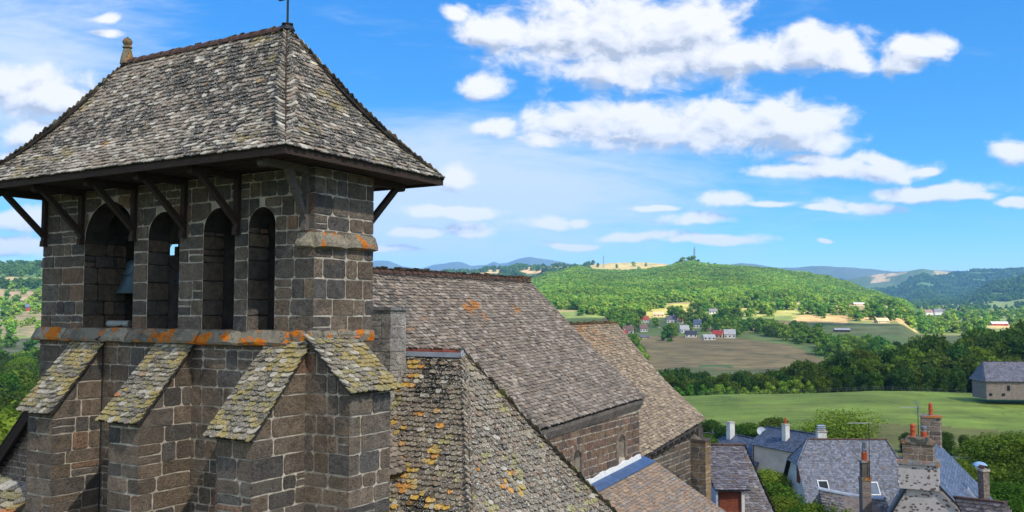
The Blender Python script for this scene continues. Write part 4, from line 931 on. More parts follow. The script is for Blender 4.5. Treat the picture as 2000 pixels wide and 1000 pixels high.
# ------------------------------------------------------------------ trees
def ico(r_, c, sub=1, seed=0, amp=.15):
    import bmesh
    bm = bmesh.new(); bmesh.ops.create_icosphere(bm, subdivisions=sub, radius=1)
    V = np.array([v.co[:] for v in bm.verts]); Fc = np.array([[v.index for v in f.verts] for f in bm.faces]); bm.free()
    n = vnoise(V * 2 + seed * 7.3, 1.0, seed, 2); V = V * (1 - amp + 2 * amp * n)[:, None]
    return V * np.array(r_) + np.array(c), Fc
def crown_mesh(name, seed, lobes=10, leaves=2600, leaf=.05, squash=.8, bottom=.16, rad=.40, conic=0., core=.78):
    r = np.random.default_rng(seed); VV = []; FF = []; n0 = 0; cs = []
    for i in range(lobes):
        t = r.random(); z = bottom + .14 + (1 - bottom - .30) * (i + r.random()) / lobes
        zz = (z - bottom) / (1 - bottom); env = math.sqrt(max(.05, 1 - (2 * zz - .85) ** 2 / 1.5)) if not conic else (1.05 - zz)
        an = i * 2.4 + r.random(); rr_ = rad * env * (.25 + .42 * r.random()); R_ = (.13 + .09 * r.random()) * (1 if not conic else 1.1 - zz * .8)
        cs.append((rr_ * math.cos(an), rr_ * math.sin(an), z, R_))
    cs.append((0, 0, bottom + (1 - bottom) * .5, .25 if not conic else .16))
    if not conic: cs.append((r.uniform(-.05, .05), r.uniform(-.05, .05), .82, .15))
    for k, (x, y, z, R_) in enumerate(cs):
        V, Fc = ico((R_ * core, R_ * core, R_ * core * squash), (x, y, z), 1, seed + k); VV.append(V); FF.append(Fc + n0); n0 += len(V)
    tri = np.concatenate(FF); w = np.array([c[3] ** 2 for c in cs]); w /= w.sum(); ids = r.choice(len(cs), leaves, p=w)
    cc = np.array(cs)[ids]; d = r.normal(size=(leaves, 3)); d /= np.linalg.norm(d, axis=1)[:, None]
    rho = cc[:, 3] * (.80 + .42 * r.random(leaves) ** 1.5 + .14 * (r.random(leaves) > .9))
    P = cc[:, :3] + d * rho[:, None] * np.array([1, 1, squash])
    nn = d + r.normal(size=(leaves, 3)) * .55; nn /= np.linalg.norm(nn, axis=1)[:, None]
    u = np.cross(nn, r.normal(size=(leaves, 3))); u /= np.linalg.norm(u, axis=1)[:, None]; v = np.cross(nn, u)
    s = (leaf * (.6 + .8 * r.random(leaves)))[:, None]
    Q = np.stack([P - u * s, P - v * s * .55 + u * s * .1, P + u * s, P + v * s * .6], 1).reshape(-1, 3)
    quad = np.arange(leaves * 4).reshape(-1, 4) + n0; VV.append(Q)
    return np.concatenate(VV), (np.concatenate([tri.ravel(), quad.ravel()]), np.concatenate([np.full(len(tri), 3), np.full(len(quad), 4)]))
def trunk_mb(seed, bottom=.2, r_=.028):
    r = random.Random(seed); mb = MB(); p = Vector((0, 0, -.04)); rad = r_ * 1.25
    for i in range(5):
        q = p + Vector((r.uniform(-.012, .012), r.uniform(-.012, .012), .13)); mb.tube(p, q, rad, rad * .84, 7); p = q; rad *= .84
        if i >= 1:
            for _ in range(2):
                a = r.uniform(0, 6.28); e = p + Vector((math.cos(a) * .2, math.sin(a) * .2, r.uniform(.10, .2))); mb.tube(p, e, rad * .55, rad * .15, 5)
    return mb
CR = {}
def crown_obj(key, mat, **k):
    V, Fc = crown_mesh(key, **k); o = mk('crown', V, Fc, mat); C.objects.unlink(o); CR[key] = o.data
for i in range(3):
    crown_obj('dark%d' % i, LEAF[0], seed=200 + i, lobes=11, leaves=3600, leaf=.036)
    crown_obj('mid%d' % i, LEAF[1], seed=210 + i, lobes=10, leaves=3400, leaf=.036)
    crown_obj('light%d' % i, LEAF[2], seed=220 + i, lobes=9, leaves=3000, leaf=.036)
crown_obj('cone0', LEAF[0], seed=230, lobes=14, leaves=2400, leaf=.04, conic=1, rad=.30, bottom=.05)
crown_obj('near0', LEAF[1], seed=240, lobes=26, leaves=26000, leaf=.014, bottom=.12, core=.6)
crown_obj('near1', LEAF[2], seed=241, lobes=22, leaves=24000, leaf=.015, bottom=.05, core=.55)
crown_obj('airy0', LEAF[2], seed=242, lobes=20, leaves=9000, leaf=.014, bottom=.02, core=.25)
crown_obj('bush0', LEAF[0], seed=243, lobes=16, leaves=9000, leaf=.022, bottom=-.12, core=.7)
crown_obj('bush1', LEAF[1], seed=244, lobes=16, leaves=9000, leaf=.022, bottom=-.12, core=.7)
TK = []
for i in range(2):
    o = trunk_mb(300 + i).build('trunk', MT['bark']); C.objects.unlink(o); TK.append(o.data)
TREES = []      # x, y, z, height, width, kind, label, group
def tree_obj(t, parts=True):
    x, y, z, h, w, kind, lab, grp = t
    nm = 'bush' if kind.startswith('bush') else 'conifer' if kind.startswith('cone') else 'tree'
    rz = random.uniform(0, 6.28)
    e = thing(nm, lab, nm, (x, y, z), rz, grp)
    c = bpy.data.objects.new('crown', CR[kind]); C.objects.link(c); c.parent = e; c.scale = (w, w * random.uniform(.9, 1.1), h)
    if nm != 'bush':
        k = bpy.data.objects.new('trunk', TK[int(x) % 2]); C.objects.link(k); k.parent = e; k.scale = (h * .9, h * .9, h * .95)
    return e
def put(px, D, ytop=None, h=None, kind='dark', wr=.95, lab='', grp=None):
    x = (px - 1000) / F * D; z = gz(x, D)
    if h is None: h = max(2.5, yz(D, ytop) - z)
    if kind in ('dark', 'mid', 'light'): kind += str(random.randrange(3))
    TREES.append((x, D, z - .2, h, h * wr * random.uniform(.85, 1.2), kind, lab, grp))
def anyof(*k): return random.choice(k)
YT = [(1270,738),(1300,718),(1340,724),(1400,730),(1440,728),(1500,720),(1560,712),(1600,704),(1650,692),(1700,682),(1750,676),(1800,662),(1850,658),(1890,642),(1930,632),(2000,628),(2150,622)]
for D, k in ((222, .62), (231, .85), (243, 1.0), (258, 1.02), (276, 1.02)):
    px = 1262 + random.uniform(0, 20)
    while px < 2060:
        yt = ip(YT, px); x = (px - 1000) / F * D; z = gz(x, D); h = (yz(D, yt) - z) * k * random.uniform(.82, 1.08); h = max(3.5, h)
        put(px, D + random.uniform(-4, 4), h=h, kind=anyof('dark', 'dark', 'dark', 'mid'), wr=random.uniform(.75, 1.0), lab='dark green tree in the dense belt at the top edge of the meadow', grp='trees in the belt behind the meadow')
        px += max(3.2, h * .42) / D * F
def scatter(poly, n, hlo, hhi, kinds, lab, grp, wr=.95, mind=0.):
    xs = [p[0] for p in poly]; ds = [p[1] for p in poly]; k = 0; t = 0
    while k < n and t < n * 60:
        t += 1; px = random.uniform(min(xs), max(xs)); D = random.uniform(min(ds), max(ds))
        if not inpoly(np.array([px]), np.array([D]), poly)[0]: continue
        if mind and any((tt[0] - (px - 1000) / F * D) ** 2 + (tt[1] - D) ** 2 < mind ** 2 for tt in TREES[-400:]): continue
        put(px, D, h=random.uniform(hlo, hhi), kind=anyof(*kinds), wr=wr, lab=lab, grp=grp); k += 1
scatter([(1560,300),(2060,300),(2060,420),(1700,430)], 60, 9, 15, ('dark', 'dark', 'mid'), 'tree in the dark wood just beyond the belt', 'trees in the wood beyond the belt')
scatter([(1430,760),(1500,690),(1590,610),(1600,560),(1740,490),(1760,540),(1640,640),(1600,690),(1500,780)], 70, 8, 13, ('dark', 'dark', 'mid'), 'tree in the dark hedgerow winding between the brown field and the pastures', 'trees of the winding hedgerow')
scatter([(1600,860),(1900,850),(1910,900),(1600,920)], 30, 8, 13, ('dark', 'mid'), 'tree in the dark row behind the dull green pasture', 'trees in the row behind the dull pasture')
scatter([(1190,690),(1440,690),(1440,880),(1190,880)], 170, 8, 14, ('dark', 'dark', 'mid', 'cone0'), 'garden tree among the small hamlet houses', 'trees of the hamlet', mind=5)
for a, b, c in ((1288, 660, 15), (1278, 655, 12), (1300, 662, 12), (1322, 700, 15), (1310, 690, 12)): put(a, b, h=c, kind='dark', lab='large dark tree in front of the hamlet', grp='large trees in front of the hamlet')
scatter([(1225,480),(1262,480),(1255,620),(1225,640)], 14, 7, 11, ('dark', 'mid'), 'tree at the left edge of the brown field, beside the choir roof', 'trees beside the choir roof')
scatter([(1350,900),(1800,860),(1820,1080),(1360,1060)], 95, 8, 14, ('mid', 'light', 'mid', 'dark'), 'sunlit tree between the yellow fields below the wooded hill', 'sunlit trees below the hill', wr=1.0)
scatter([(1440,930),(1620,930),(1620,1000),(1440,1000)], 20, 9, 13, ('mid', 'light'), 'sunlit tree between the yellow fields below the wooded hill', 'sunlit trees below the hill')
scatter([(1130,900),(1240,880),(1240,960),(1130,1000)], 22, 7, 12, ('mid', 'dark', 'light'), 'tree at the foot of the wood above the choir roof', 'trees at the foot of the wood')
scatter([(1780,880),(2060,820),(2060,1700),(1800,1700)], 230, 8, 14, ('mid', 'dark', 'light'), 'tree on the valley floor at the right', 'trees on the valley floor')
scatter([(1300,905),(1350,905),(1350,935),(1300,935)], 7, 8, 11, ('mid',), 'tree standing in the yellow field', 'trees in the yellow field')
scatter([(-30,130),(110,130),(110,500),(-30,500)], 130, 7, 12, ('mid', 'dark', 'dark', 'cone0'), 'tree on the wooded slope at the left edge', 'trees on the left slope')
scatter([(-30,560),(110,560),(110,1160),(-30,1160)], 45, 8, 14, ('mid', 'dark', 'dark'), 'tree among the dry pastures at the far left', 'trees among the left pastures')
for a in np.linspace(-20, 100, 12): put(a, 800 + random.uniform(-15, 15), h=random.uniform(5, 8), kind='dark', lab='tree among the dry pastures at the far left', grp='trees among the left pastures')
for px, D, h in ((1168,2500,14),(1205,2450,12),(1238,2500,15),(1262,2500,12),(1335,1850,20),(1352,1850,22),(1364,1850,16),(1384,1880,14),(1396,1900,14),(1420,1900,12),(1330,1850,15),(1321,1860,14),(1248,2350,12)):
    put(px, D, h=h, kind='dark', lab='lone tree on the skyline of the plateau', grp='trees on the skyline')
big = []
def near(px, D, yt, kind, wr, lab): put(px, D, ytop=yt, kind=kind, wr=wr, lab=lab); big.append(TREES.pop())
near(16, 46, 772, 'near1', 1.05, 'bright green tree below the left end of the bell wall')
near(60, 60, 815, 'near0', 1.0, 'mid green tree behind the dark roof verge at the lower left')
near(-40, 52, 800, 'near1', 1.0, 'bright green tree cut by the left edge of the picture')
near(52, 330, 692, 'near1', 1.1, 'light green round tree on the left slope')
near(1962, 88, 832, 'near0', 1.35, 'spreading green tree behind the garden at the right edge')
near(1832, 124, 836, 'bush0', 1.15, 'round dark bush on the meadow right of the slated roof')
near(1875, 126, 842, 'bush0', .8, 'smaller dark bush beside the round one on the meadow')
near(1765, 126, 838, 'bush0', 1.1, 'dark bush on the meadow behind the twin chimney pots')
near(1385, 122, 812, 'bush0', 1.4, 'dark bush at the meadow edge behind the choir corner')
near(1420, 118, 822, 'bush0', 1.5, 'low dark bush left of the low blue slate house')
near(1462, 126, 818, 'bush1', 1.6, 'green bush behind the low blue slate house')
near(1505, 128, 808, 'bush0', 1.4, 'dark bush behind the ridge of the pinkish house')
near(1640, 112, 788, 'airy0', 1.5, 'thin yellowish willow standing behind the long slate roof')
near(1590, 120, 812, 'airy0', 1.5, 'thin yellowish shrub left of the willow')
near(1372, 108, 838, 'bush1', 1.4, 'green bush between the choir corner and the aerial')
near(1495, 78, 905, 'near1', 1.3, 'bright green shrub under the pinkish house')
near(1522, 66, 955, 'near0', 1.3, 'green shrub beside the white gable')
near(1570, 60, 968, 'near0', 1.3, 'dark green shrub at the foot of the white gable')
near(1595, 52, 962, 'near1', .9, 'young light green tree in front of the lower slate roof')
near(1512, 72, 930, 'bush1', 1.4, 'green bush in the narrow garden between the roofs')
near(1700, 44, 985, 'near1', 1.0, 'light green climber at the bottom edge left of the rubble gable')
near(1638, 46, 978, 'near1', .7, 'small light green sprig over the lower slate roof')
near(1850, 72, 880, 'near0', 1.2, 'green shrub behind the blue slate slope')
near(1885, 74, 905, 'bush1', 1.3, 'green bush left of the brick chimney')
near(1955, 64, 925, 'near0', 1.5, 'dense green bush right of the brick chimney')
near(1990, 52, 955, 'near0', 1.4, 'dense green bush in the lower right corner')
near(1905, 66, 935, 'bush1', 1.3, 'low green bush around the brick chimney')
near(1930, 96, 905, 'bush0', 1.3, 'dark hedge bush behind the blue canopy')
near(2035, 70, 880, 'near0', 1.3, 'tall green tree cut by the right edge of the picture')
for t in big: tree_obj(t)
HAM = [(1259,630,15),(1286,619,20),(1311,631,20),(1329,632,13),(1362,641,15),(1336,650,17),(1349,659,22),(1383,648,20),(1402,660,19),(1384,664,22),(1425,660,21),(1256,648,15),(1227,652,20),(1217,657,11),(1258,662,18),(1284,640,11),(1393,613,15),(1722,631,24),(1644,648,28),(1677,597,22),(1812,615,16),(1832,615,15),(1950,636,30)]
def blocks(t):
    px = 1000 + F * t[0] / t[1]; yt = 610 - F * (t[2] + t[3]) / t[1]; yb = 610 - F * t[2] / t[1]; hw = t[4] * .35 / t[1] * F
    return any(abs(px - hx) < w * .36 + hw and yb > hy + .5 and yt < hy - 3.5 for hx, hy, w in HAM) and 400 < t[1] < 2000
TREES = [t for t in TREES if not blocks(t)]
TREES.sort(key=lambda t: -t[3] / t[1]); NT = 262
for t in TREES[:NT]: tree_obj(t)
#, scattered as points
def scatter_wood(name, pts, scales, keys, mat, label):
    col = bpy.data.collections.new(name + '_kinds')
    for k in keys:
        V, Fc = crown_mesh(k, seed=int(k[1:]), lobes=8, leaves=520, leaf=.06, bottom=-.15, rad=.52, conic=k[0] == 'c')
        o = mk('crown', V, Fc, mat); C.objects.unlink(o); col.objects.link(o)
    me = bpy.data.meshes.new(name); me.from_pydata([tuple(p) for p in pts], [], [])
    a = me.attributes.new('sc', 'FLOAT_VECTOR', 'POINT'); a.data.foreach_set('vector', np.asarray(scales, np.float32).ravel())
    b = me.attributes.new('rz', 'FLOAT', 'POINT'); b.data.foreach_set('value', (rng.random(len(pts)) * 6.28).astype(np.float32))
    o = bpy.data.objects.new(name, me); C.objects.link(o); o['kind'] = 'stuff'; o['label'] = label; o['category'] = 'woodland'
    g = bpy.data.node_groups.new(name, 'GeometryNodeTree'); g.interface.new_socket('Geometry', in_out='INPUT', socket_type='NodeSocketGeometry'); g.interface.new_socket('Geometry', in_out='OUTPUT', socket_type='NodeSocketGeometry')
    N = g.nodes; L = g.links; gi = N.new('NodeGroupInput'); go = N.new('NodeGroupOutput'); ins = N.new('GeometryNodeInstanceOnPoints'); ci = N.new('GeometryNodeCollectionInfo')
    ci.inputs['Collection'].default_value = col; ci.inputs['Separate Children'].default_value = True; ci.inputs['Reset Children'].default_value = True
    at1 = N.new('GeometryNodeInputNamedAttribute'); at1.data_type = 'FLOAT_VECTOR'; at1.inputs['Name'].default_value = 'sc'
    at2 = N.new('GeometryNodeInputNamedAttribute'); at2.data_type = 'FLOAT'; at2.inputs['Name'].default_value = 'rz'
    cx = N.new('ShaderNodeCombineXYZ'); e2r = N.new('FunctionNodeEulerToRotation')
    L.new(at2.outputs[0], cx.inputs[2]); L.new(cx.outputs[0], e2r.inputs[0])
    L.new(gi.outputs[0], ins.inputs['Points']); L.new(ci.outputs[0], ins.inputs['Instance']); ins.inputs['Pick Instance'].default_value = True
    L.new(at1.outputs[0], ins.inputs['Scale']); L.new(e2r.outputs[0], ins.inputs['Rotation']); L.new(ins.outputs[0], go.inputs[0])
    md = o.modifiers.new('scatter', 'NODES'); md.node_group = g; return o
def wood_points(poly, n, hlo, hhi, thin=None):
    xs = [p[0] for p in poly]; ds = [p[1] for p in poly]; phs = (phi_of(min(xs)), phi_of(max(xs)))
    D = np.sqrt(rng.random(n) * (max(ds) ** 2 - min(ds) ** 2) + min(ds) ** 2); px = rng.uniform(min(xs), max(xs), n)
    k = inpoly(px, D, poly); px, D = px[k], D[k]; X = (px - 1000) / F * D
    if thin is not None:
        kk = vnoise(np.stack([X, D, X * 0], 1), 1 / 70., 91, 2) > thin; X, D = X[kk], D[kk]
    Z = ground(X, D); h = rng.uniform(hlo, hhi, len(X)); return np.stack([X, D, Z - h * .12], 1), np.stack([h * 1.02, h * 1.02, h], 1)
P1, S1 = wood_points(WOODS[0], 44000, 5, 13)
rest = TREES[NT:]
P2 = np.array([[t[0], t[1], t[2]] for t in rest]); S2 = np.array([[t[4], t[4], t[3]] for t in rest])
P5, S5 = wood_points([(1130,930),(1160,900),(1235,880),(1300,1000),(1240,1000),(1160,1010)], 150, 8, 12)
scatter_wood('wooded_hill', np.concatenate([P1, P2, P5]), np.concatenate([S1, S2, S5]), ['b401', 'b402', 'b403', 'b404'], LEAF[3], 'bright green wood covering the broad hill across the valley')
P3, S3 = wood_points(WOODS[1], 26000, 11, 18, .38)
P4, S4 = wood_points(WOODS[2], 900, 10, 15); P6, S6 = wood_points(WOODS[3], 500, 9, 13)
P7, S7 = wood_points([(860,2400),(1160,2000),(1160,3300),(860,3300)], 2600, 11, 17, .55)
P8, S8 = wood_points([(1690,1900),(2200,1500),(2200,2600),(1750,2700)], 1500, 9, 14, .55)
scatter_wood('distant_woods', np.concatenate([P3, P4, P6, P7, P8]), np.concatenate([S3, S4, S6, S7, S8]), ['b411', 'c412', 'b413'], LEAF[4], 'dark woods on the far slopes at both sides of the valley')

# ------------------------------------------------------------------ village houses
def house(name, label, cx, cy, zb, rz, L, W, he, hr, roof, wall, oh=.3, hipl=0, hipr=0, hlf=1., expo=None, tw=.24, var=.22, brown=.1, sag=0., seed=1, group=None, thick=.025, rowl=None):
    """ridge along local x; returns the thing; he/hr heights above zb"""
    o = thing(name, label, name.replace('_', ' '), (cx, cy, zb), rz, group)
    h2 = W / 2; sl = (hr - he) / h2; k = he - sl * oh
    mb = MB(); a, b = -L / 2, L / 2; V = [(a, -h2, 0), (b, -h2, 0), (b, h2, 0), (a, h2, 0), (a, -h2, he), (b, -h2, he), (b, h2, he), (a, h2, he)]
    gl = (he + (hr - he) * (1 if hipl == 0 else 1 - hlf)); gr = (he + (hr - he) * (1 if hipr == 0 else .0))
    V += [(a, 0, gl - .06), (b, 0, gr - .06)]
    if hipl and hlf < 1:
        yy = h2 * hlf; V += [(a, -yy, gl - .06), (a, yy, gl - .06)]; lf = (3, 0, 4, 10, 11, 7)
    else: lf = (3, 0, 4, 8, 7)
    mb.add(V, [(0, 1, 5, 4), (1, 2, 6, 9, 5), (2, 3, 7, 6), lf]); mb.build('wall', MT[wall], o)
    zt = hr + .02
    ridge_l, ridge_r = (a - oh + hipl, b + oh - hipr)
    TLf, TRf = (ridge_l, 0, zt), (ridge_r, 0, zt)
    FL, FR, BL_, BR_ = (a - oh, -h2 - oh, k), (b + oh, -h2 - oh, k), (a - oh, h2 + oh, k), (b + oh, h2 + oh, k)
    if expo:
        cf = col_slate(roof, var, brown); args = dict(sag=sag, curl=.8, rnd=.9)
        m_ = MT['slate']
        if hipl and hlf < 1:
            zk = zt + (k - zt) * hlf; yk = (h2 + oh) * hlf; xr = b + oh - hipr + hipr * hlf; args2 = dict(args, sag=0)
            FM, FMR, BM, BMR = (a - oh, -yk, zk), (xr, -yk, zk), (a - oh, yk, zk), (xr, yk, zk)
            roof_patch('roof', TLf, TRf, FM, FMR, expo, tw, thick, cf, m_, o, seed=seed, **args2); roof_patch('roof', FM, FMR, FL, FR, expo, tw, thick, cf, m_, o, seed=seed + 5, **args2)
            roof_patch('roof', TRf, TLf, BMR, BM, expo, tw, thick, cf, m_, o, seed=seed + 1, **args2); roof_patch('roof', BMR, BM, BR_, BL_, expo, tw, thick, cf, m_, o, seed=seed + 6, **args2)
            roof_patch('roof', TLf, (ridge_l, .01, zt), BM, FM, expo, tw, thick, cf, m_, o, seed=seed + 2, **args2)
        else:
            roof_patch('roof', TLf, TRf, FL, FR, expo, tw, thick, cf, m_, o, seed=seed, **args)
            roof_patch('roof', TRf, TLf, BR_, BL_, expo, tw, thick, cf, m_, o, seed=seed + 1, **args)
        if hipl and hlf >= 1: roof_patch('roof', TLf, (ridge_l, .01, zt), BL_, FL, expo, tw, thick, cf, m_, o, seed=seed + 2, **args)
        if hipr: roof_patch('roof', TRf, (ridge_r, .01, zt), FR, BR_, expo, tw, thick, cf, m_, o, seed=seed + 3, **args)
    else:
        mb = MB(); t = Vector((0, 0, -.14))
        for poly in ([FL, FR, TRf, TLf], [BR_, BL_, TLf, TRf], [BL_, FL, TLf] if hipl else None, [FR, BR_, TRf] if hipr else None):
            if poly: mb.prism(poly, t)
        mb.build('roof', MT[roof], o)
    return o
def window(par, x, y, z, w, h, nrm, frame='white', glass='glass', name='window'):
    """nrm: 'f','b','l','r' face of the house"""
    M = {'f': Matrix.Identity(3), 'b': Matrix.Rotation(math.pi, 3, 'Z'), 'l': Matrix.Rotation(-math.pi / 2, 3, 'Z'), 'r': Matrix.Rotation(math.pi / 2, 3, 'Z')}[nrm]
    mb = MB(); t = .06
    def bx(x0, x1, y0, y1, z0, z1):
        mb.box(x0, x1, y0, y1, z0, z1, M=Matrix.Translation((x, y, z)) @ M.to_4x4())
    bx(-w / 2, -w / 2 + t, -.04, .02, 0, h); bx(w / 2 - t, w / 2, -.04, .02, 0, h); bx(-w / 2 + t, w / 2 - t, -.04, .02, h - t, h); bx(-w / 2 + t, w / 2 - t, -.04, .02, 0, t)
    f = mb.build(name, MT[frame], par); mb = MB(); mb.box(-w / 2 + t, w / 2 - t, -.02, 0, t, h - t, M=Matrix.Translation((x, y, z)) @ M.to_4x4()); mb.build('pane', MT[glass], f); return f
def chimney(par, x, y, z0, z1, w, d, wall, pots=(), cap=True, potmat='pot'):
    mb = MB(); mb.box(x - w / 2, x + w / 2, y - d / 2, y + d / 2, z0, z1, taper=.03)
    c = mb.build('chimney', MT[wall], par)
    if cap: mb = MB(); mb.box(x - w / 2 - .06, x + w / 2 + .06, y - d / 2 - .06, y + d / 2 + .06, z1, z1 + .1, taper=.04); mb.build('cap', MT['ledge2' if wall.startswith('rub') else 'mortar'], c)
    for (dx, h, r_) in pots:
        mb = MB(); pot_lathe(mb, (x + dx, y, z1 + .1), h, r_); mb.build('chimney_pot', MT[potmat], c)
    return c
def pot_lathe(mb, c, h, r_): mb.lathe([(r_, 0), (r_ * .92, h * .45), (r_ * 1.12, h * .47), (r_ * 1.12, h * .55), (r_ * .9, h * .57), (r_ * .9, h * .82), (r_ * 1.1, h * .84), (r_ * .75, h * .95), (r_ * .15, h)], c, 14)
def aerial(lab, x, y, z, h, rz, boom=1.4, els=9, reflector=True, off=0, thin=.012):
    o = thing('tv_aerial', lab, 'tv aerial', (x, y, z), rz); mb = MB(); mb.tube((0, 0, 0), (0, 0, h), thin * 1.5, n=6); mb.build('mast', [MT['iron']], o)
    mb = MB(); mb.tube((-boom + off, 0, h - .05), (.15, 0, h - .05), thin, n=5)
    for i in range(els):
        t = -boom + off + .05 + (boom - off) * i / els; l = .16 + .10 * i / els; mb.tube((t, -l, h - .05), (t, l, h - .05), thin * .6, n=4)
    if reflector:
        for s_ in (-1, 1):
            for k in range(5): mb.tube((.05 - .05 * k, -.3, h - .05 + s_ * (.05 + .08 * k)), (.05 - .05 * k, .3, h - .05 + s_ * (.05 + .08 * k)), thin * .6, n=4)
            mb.tube((.08, 0, h - .05), (-.18, 0, h - .05 + s_ * .40), thin * .8, n=4)
    mb.build('antenna', [MT['steel']], o); return o
SLATE_B = (.105, .115, .145); SLATE_G = (.15, .15, .165); SLATE_BR = (.155, .14, .135)
# barn at the meadow edge
BZ = gz(93, 178) - .3
o = house('stone_barn', 'long stone barn with a slate roof standing on the meadow at the right edge', 102.2, 181, -17.0, R(-4), 19.5, 6.4, 3.9, 7.1, (.15, .15, .185), 'rubble_d', oh=.4, hipl=1.2, expo=.26, tw=.30, brown=.05, seed=401)
o.location.z = -16.9
for dx in (-5.6, 3.0): window(o, dx, -3.21, 1.7, .6, 1.0, 'f', 'bark')
for dx in (-9, -6.6): mb = MB(); mb.box(dx - .3, dx + .3, -3.26, -3.19, .7, 1.2); mb.build('vent_opening', [MT['glass']], o)
# low blue slate house
def mid(x, y, D): return at(x, y, D)
o = house('slate_house', 'low house with a dark blue slate roof and a short white chimney', 29.0, 112.0, -21, R(-66), 9.5, 6.2, 3.6, 5.75, (.10, .125, .18), 'render_c', oh=.35, expo=.22, tw=.24, var=.12, brown=.0, seed=411)
chimney(o, -3.2, -.5, 5.0, 7.3, .75, .75, 'render_w', ())
mb = MB(); mb.box(-.5, .5, -2.9, -2.1, 4.2, 4.5); mb.build('roof_vent', [MT['zincw']], o).scale = (.3, .3, 1)
# pinkish house
o = house('pinkish_house', 'tall pinkish rendered house with a dark slate roof and orange chimney pot', 31.8, 104.9, -21.2, R(-64), 7.4, 4.9, 6.1, 7.75, (.09, .115, .165), 'render_p', oh=.3, expo=.22, tw=.24, var=.12, brown=.02, seed=421)
chimney(o, .55, -1.3, 6.4, 8.55, .62, .62, 'render_w', ((0, .7, .13),))
mb = MB(); mb.prism([(3.705, -2.44, 0), (3.705, 2.44, 0), (3.705, 2.44, 6.0), (3.705, 0, 7.55), (3.705, -2.44, 6.0)], (.03, 0, 0)); mb.build('gable_facing', [MT['rubble_y']], o)
mb = MB(); mb.tube((-3.5, -2.5, .2), (-3.5, -2.5, 6.0), .05, n=6); mb.build('downpipe', [MT['bark']], o)
d = thing('satellite_dish', 'pale satellite dish beside the pinkish house roof', 'satellite dish', at(1487, 852, 108), 0); mb = MB(); mb.lathe([(.02, 0), (.25, .03), (.42, .10), (.55, .2), (.56, .21), (.42, .13), (.02, .04)], (0, 0, .5), 16, axis=Matrix.Rotation(R(60), 3, 'X')); mb.build('dish', [MT['zincw']], d); mb = MB(); mb.tube((0, 0, -1.2), (0, 0, .5), .03); mb.build('mast', [MT['steel']], d)
# dormer house in front
o = thing('dormer_house', 'slate-roofed house with a shuttered dormer below the choir', 'house', (12.6, 55.2, -18.5), R(-3)); zo = 18.5
Pp = lambda x, y, D: tuple(Matrix.Rotation(R(3), 3, 'Z') @ (at(x, y, D) - Vector((12.6, 55.2, -18.5))))
cf = col_slate((.19, .175, .18), .3, .25)
rf = roof_patch('roof', Pp(1330, 872, 56), Pp(1452, 872, 56), Pp(1300, 1075, 50), Pp(1546, 1075, 50), .20, .24, .03, cf, MT['slate'], o, seed=431, sag=.12, curl=1.2, rnd=1.1)
roof_patch('roof', Pp(1452, 872, 56), Pp(1330, 872, 56), Pp(1520, 1020, 62), Pp(1300, 1020, 62), .3, .3, .03, cf, MT['slate'], o, seed=432)
dr = roof_patch('dormer_roof', Pp(1362, 870, 56.05), Pp(1450, 870, 56.05), Pp(1397, 957, 50.9), Pp(1466, 957, 50.9), .20, .24, .03, cf, MT['slate'], o, seed=433, curl=1.2, rnd=1.1)
mb = MB(); rr_ = random.Random(3)
p, q = Vector(Pp(1360, 869, 56)), Vector(Pp(1453, 869, 56))
for i in range(14): halfpipe(mb, p.lerp(q, i / 14), p.lerp(q, (i + 1.1) / 14), .09, .11)
mb.build('ridge_tiles', [MT['terracotta']], rf)
a, b = Vector(Pp(1397, 958, 50.95)), Vector(Pp(1466, 958, 50.95)); mb = MB(); mb.tube(a, b, .035, n=8); mb.build('gutter', [MT['zincw']], dr)
def dwall(x0, x1, y0, y1, D, th, mat, nm, par):
    a = Vector(Pp(x0, y0, D)); b = Vector(Pp(x1, y1, D)); mb = MB(); mb.box(a.x, b.x, a.y, a.y + th, b.z, a.z); return mb.build(nm, [MT[mat]], par)
dwall(1398, 1404, 960, 1075, 51.1, 3, 'zincw', 'dormer_post', o); dwall(1448.5, 1456, 960, 1075, 51.1, 3, 'render_w', 'dormer_post', o)
dwall(1404.5, 1448, 960, 1000, 51.35, .05, 'shutter', 'shutter', o); dwall(1404.5, 1448, 1001, 1075, 51.2, .1, 'render_w', 'sill_wall', o)
mb = MB(); m0 = Vector(Pp(1426, 960, 51.33)); m1 = Vector(Pp(1426, 1000, 51.33)); mb.box(m0.x - .012, m0.x + .012, m0.y - .01, m0.y + .01, m1.z, m0.z); mb.build('shutter_gap', [MT['wood']], o)
mb = MB(); z1 = Vector(Pp(1400, 1070, 50.5)).z; mb.box(-3.0, 2.1, -3.6, 5.5, 0, z1 - .1); mb.build('wall', [MT['rubble']], o)
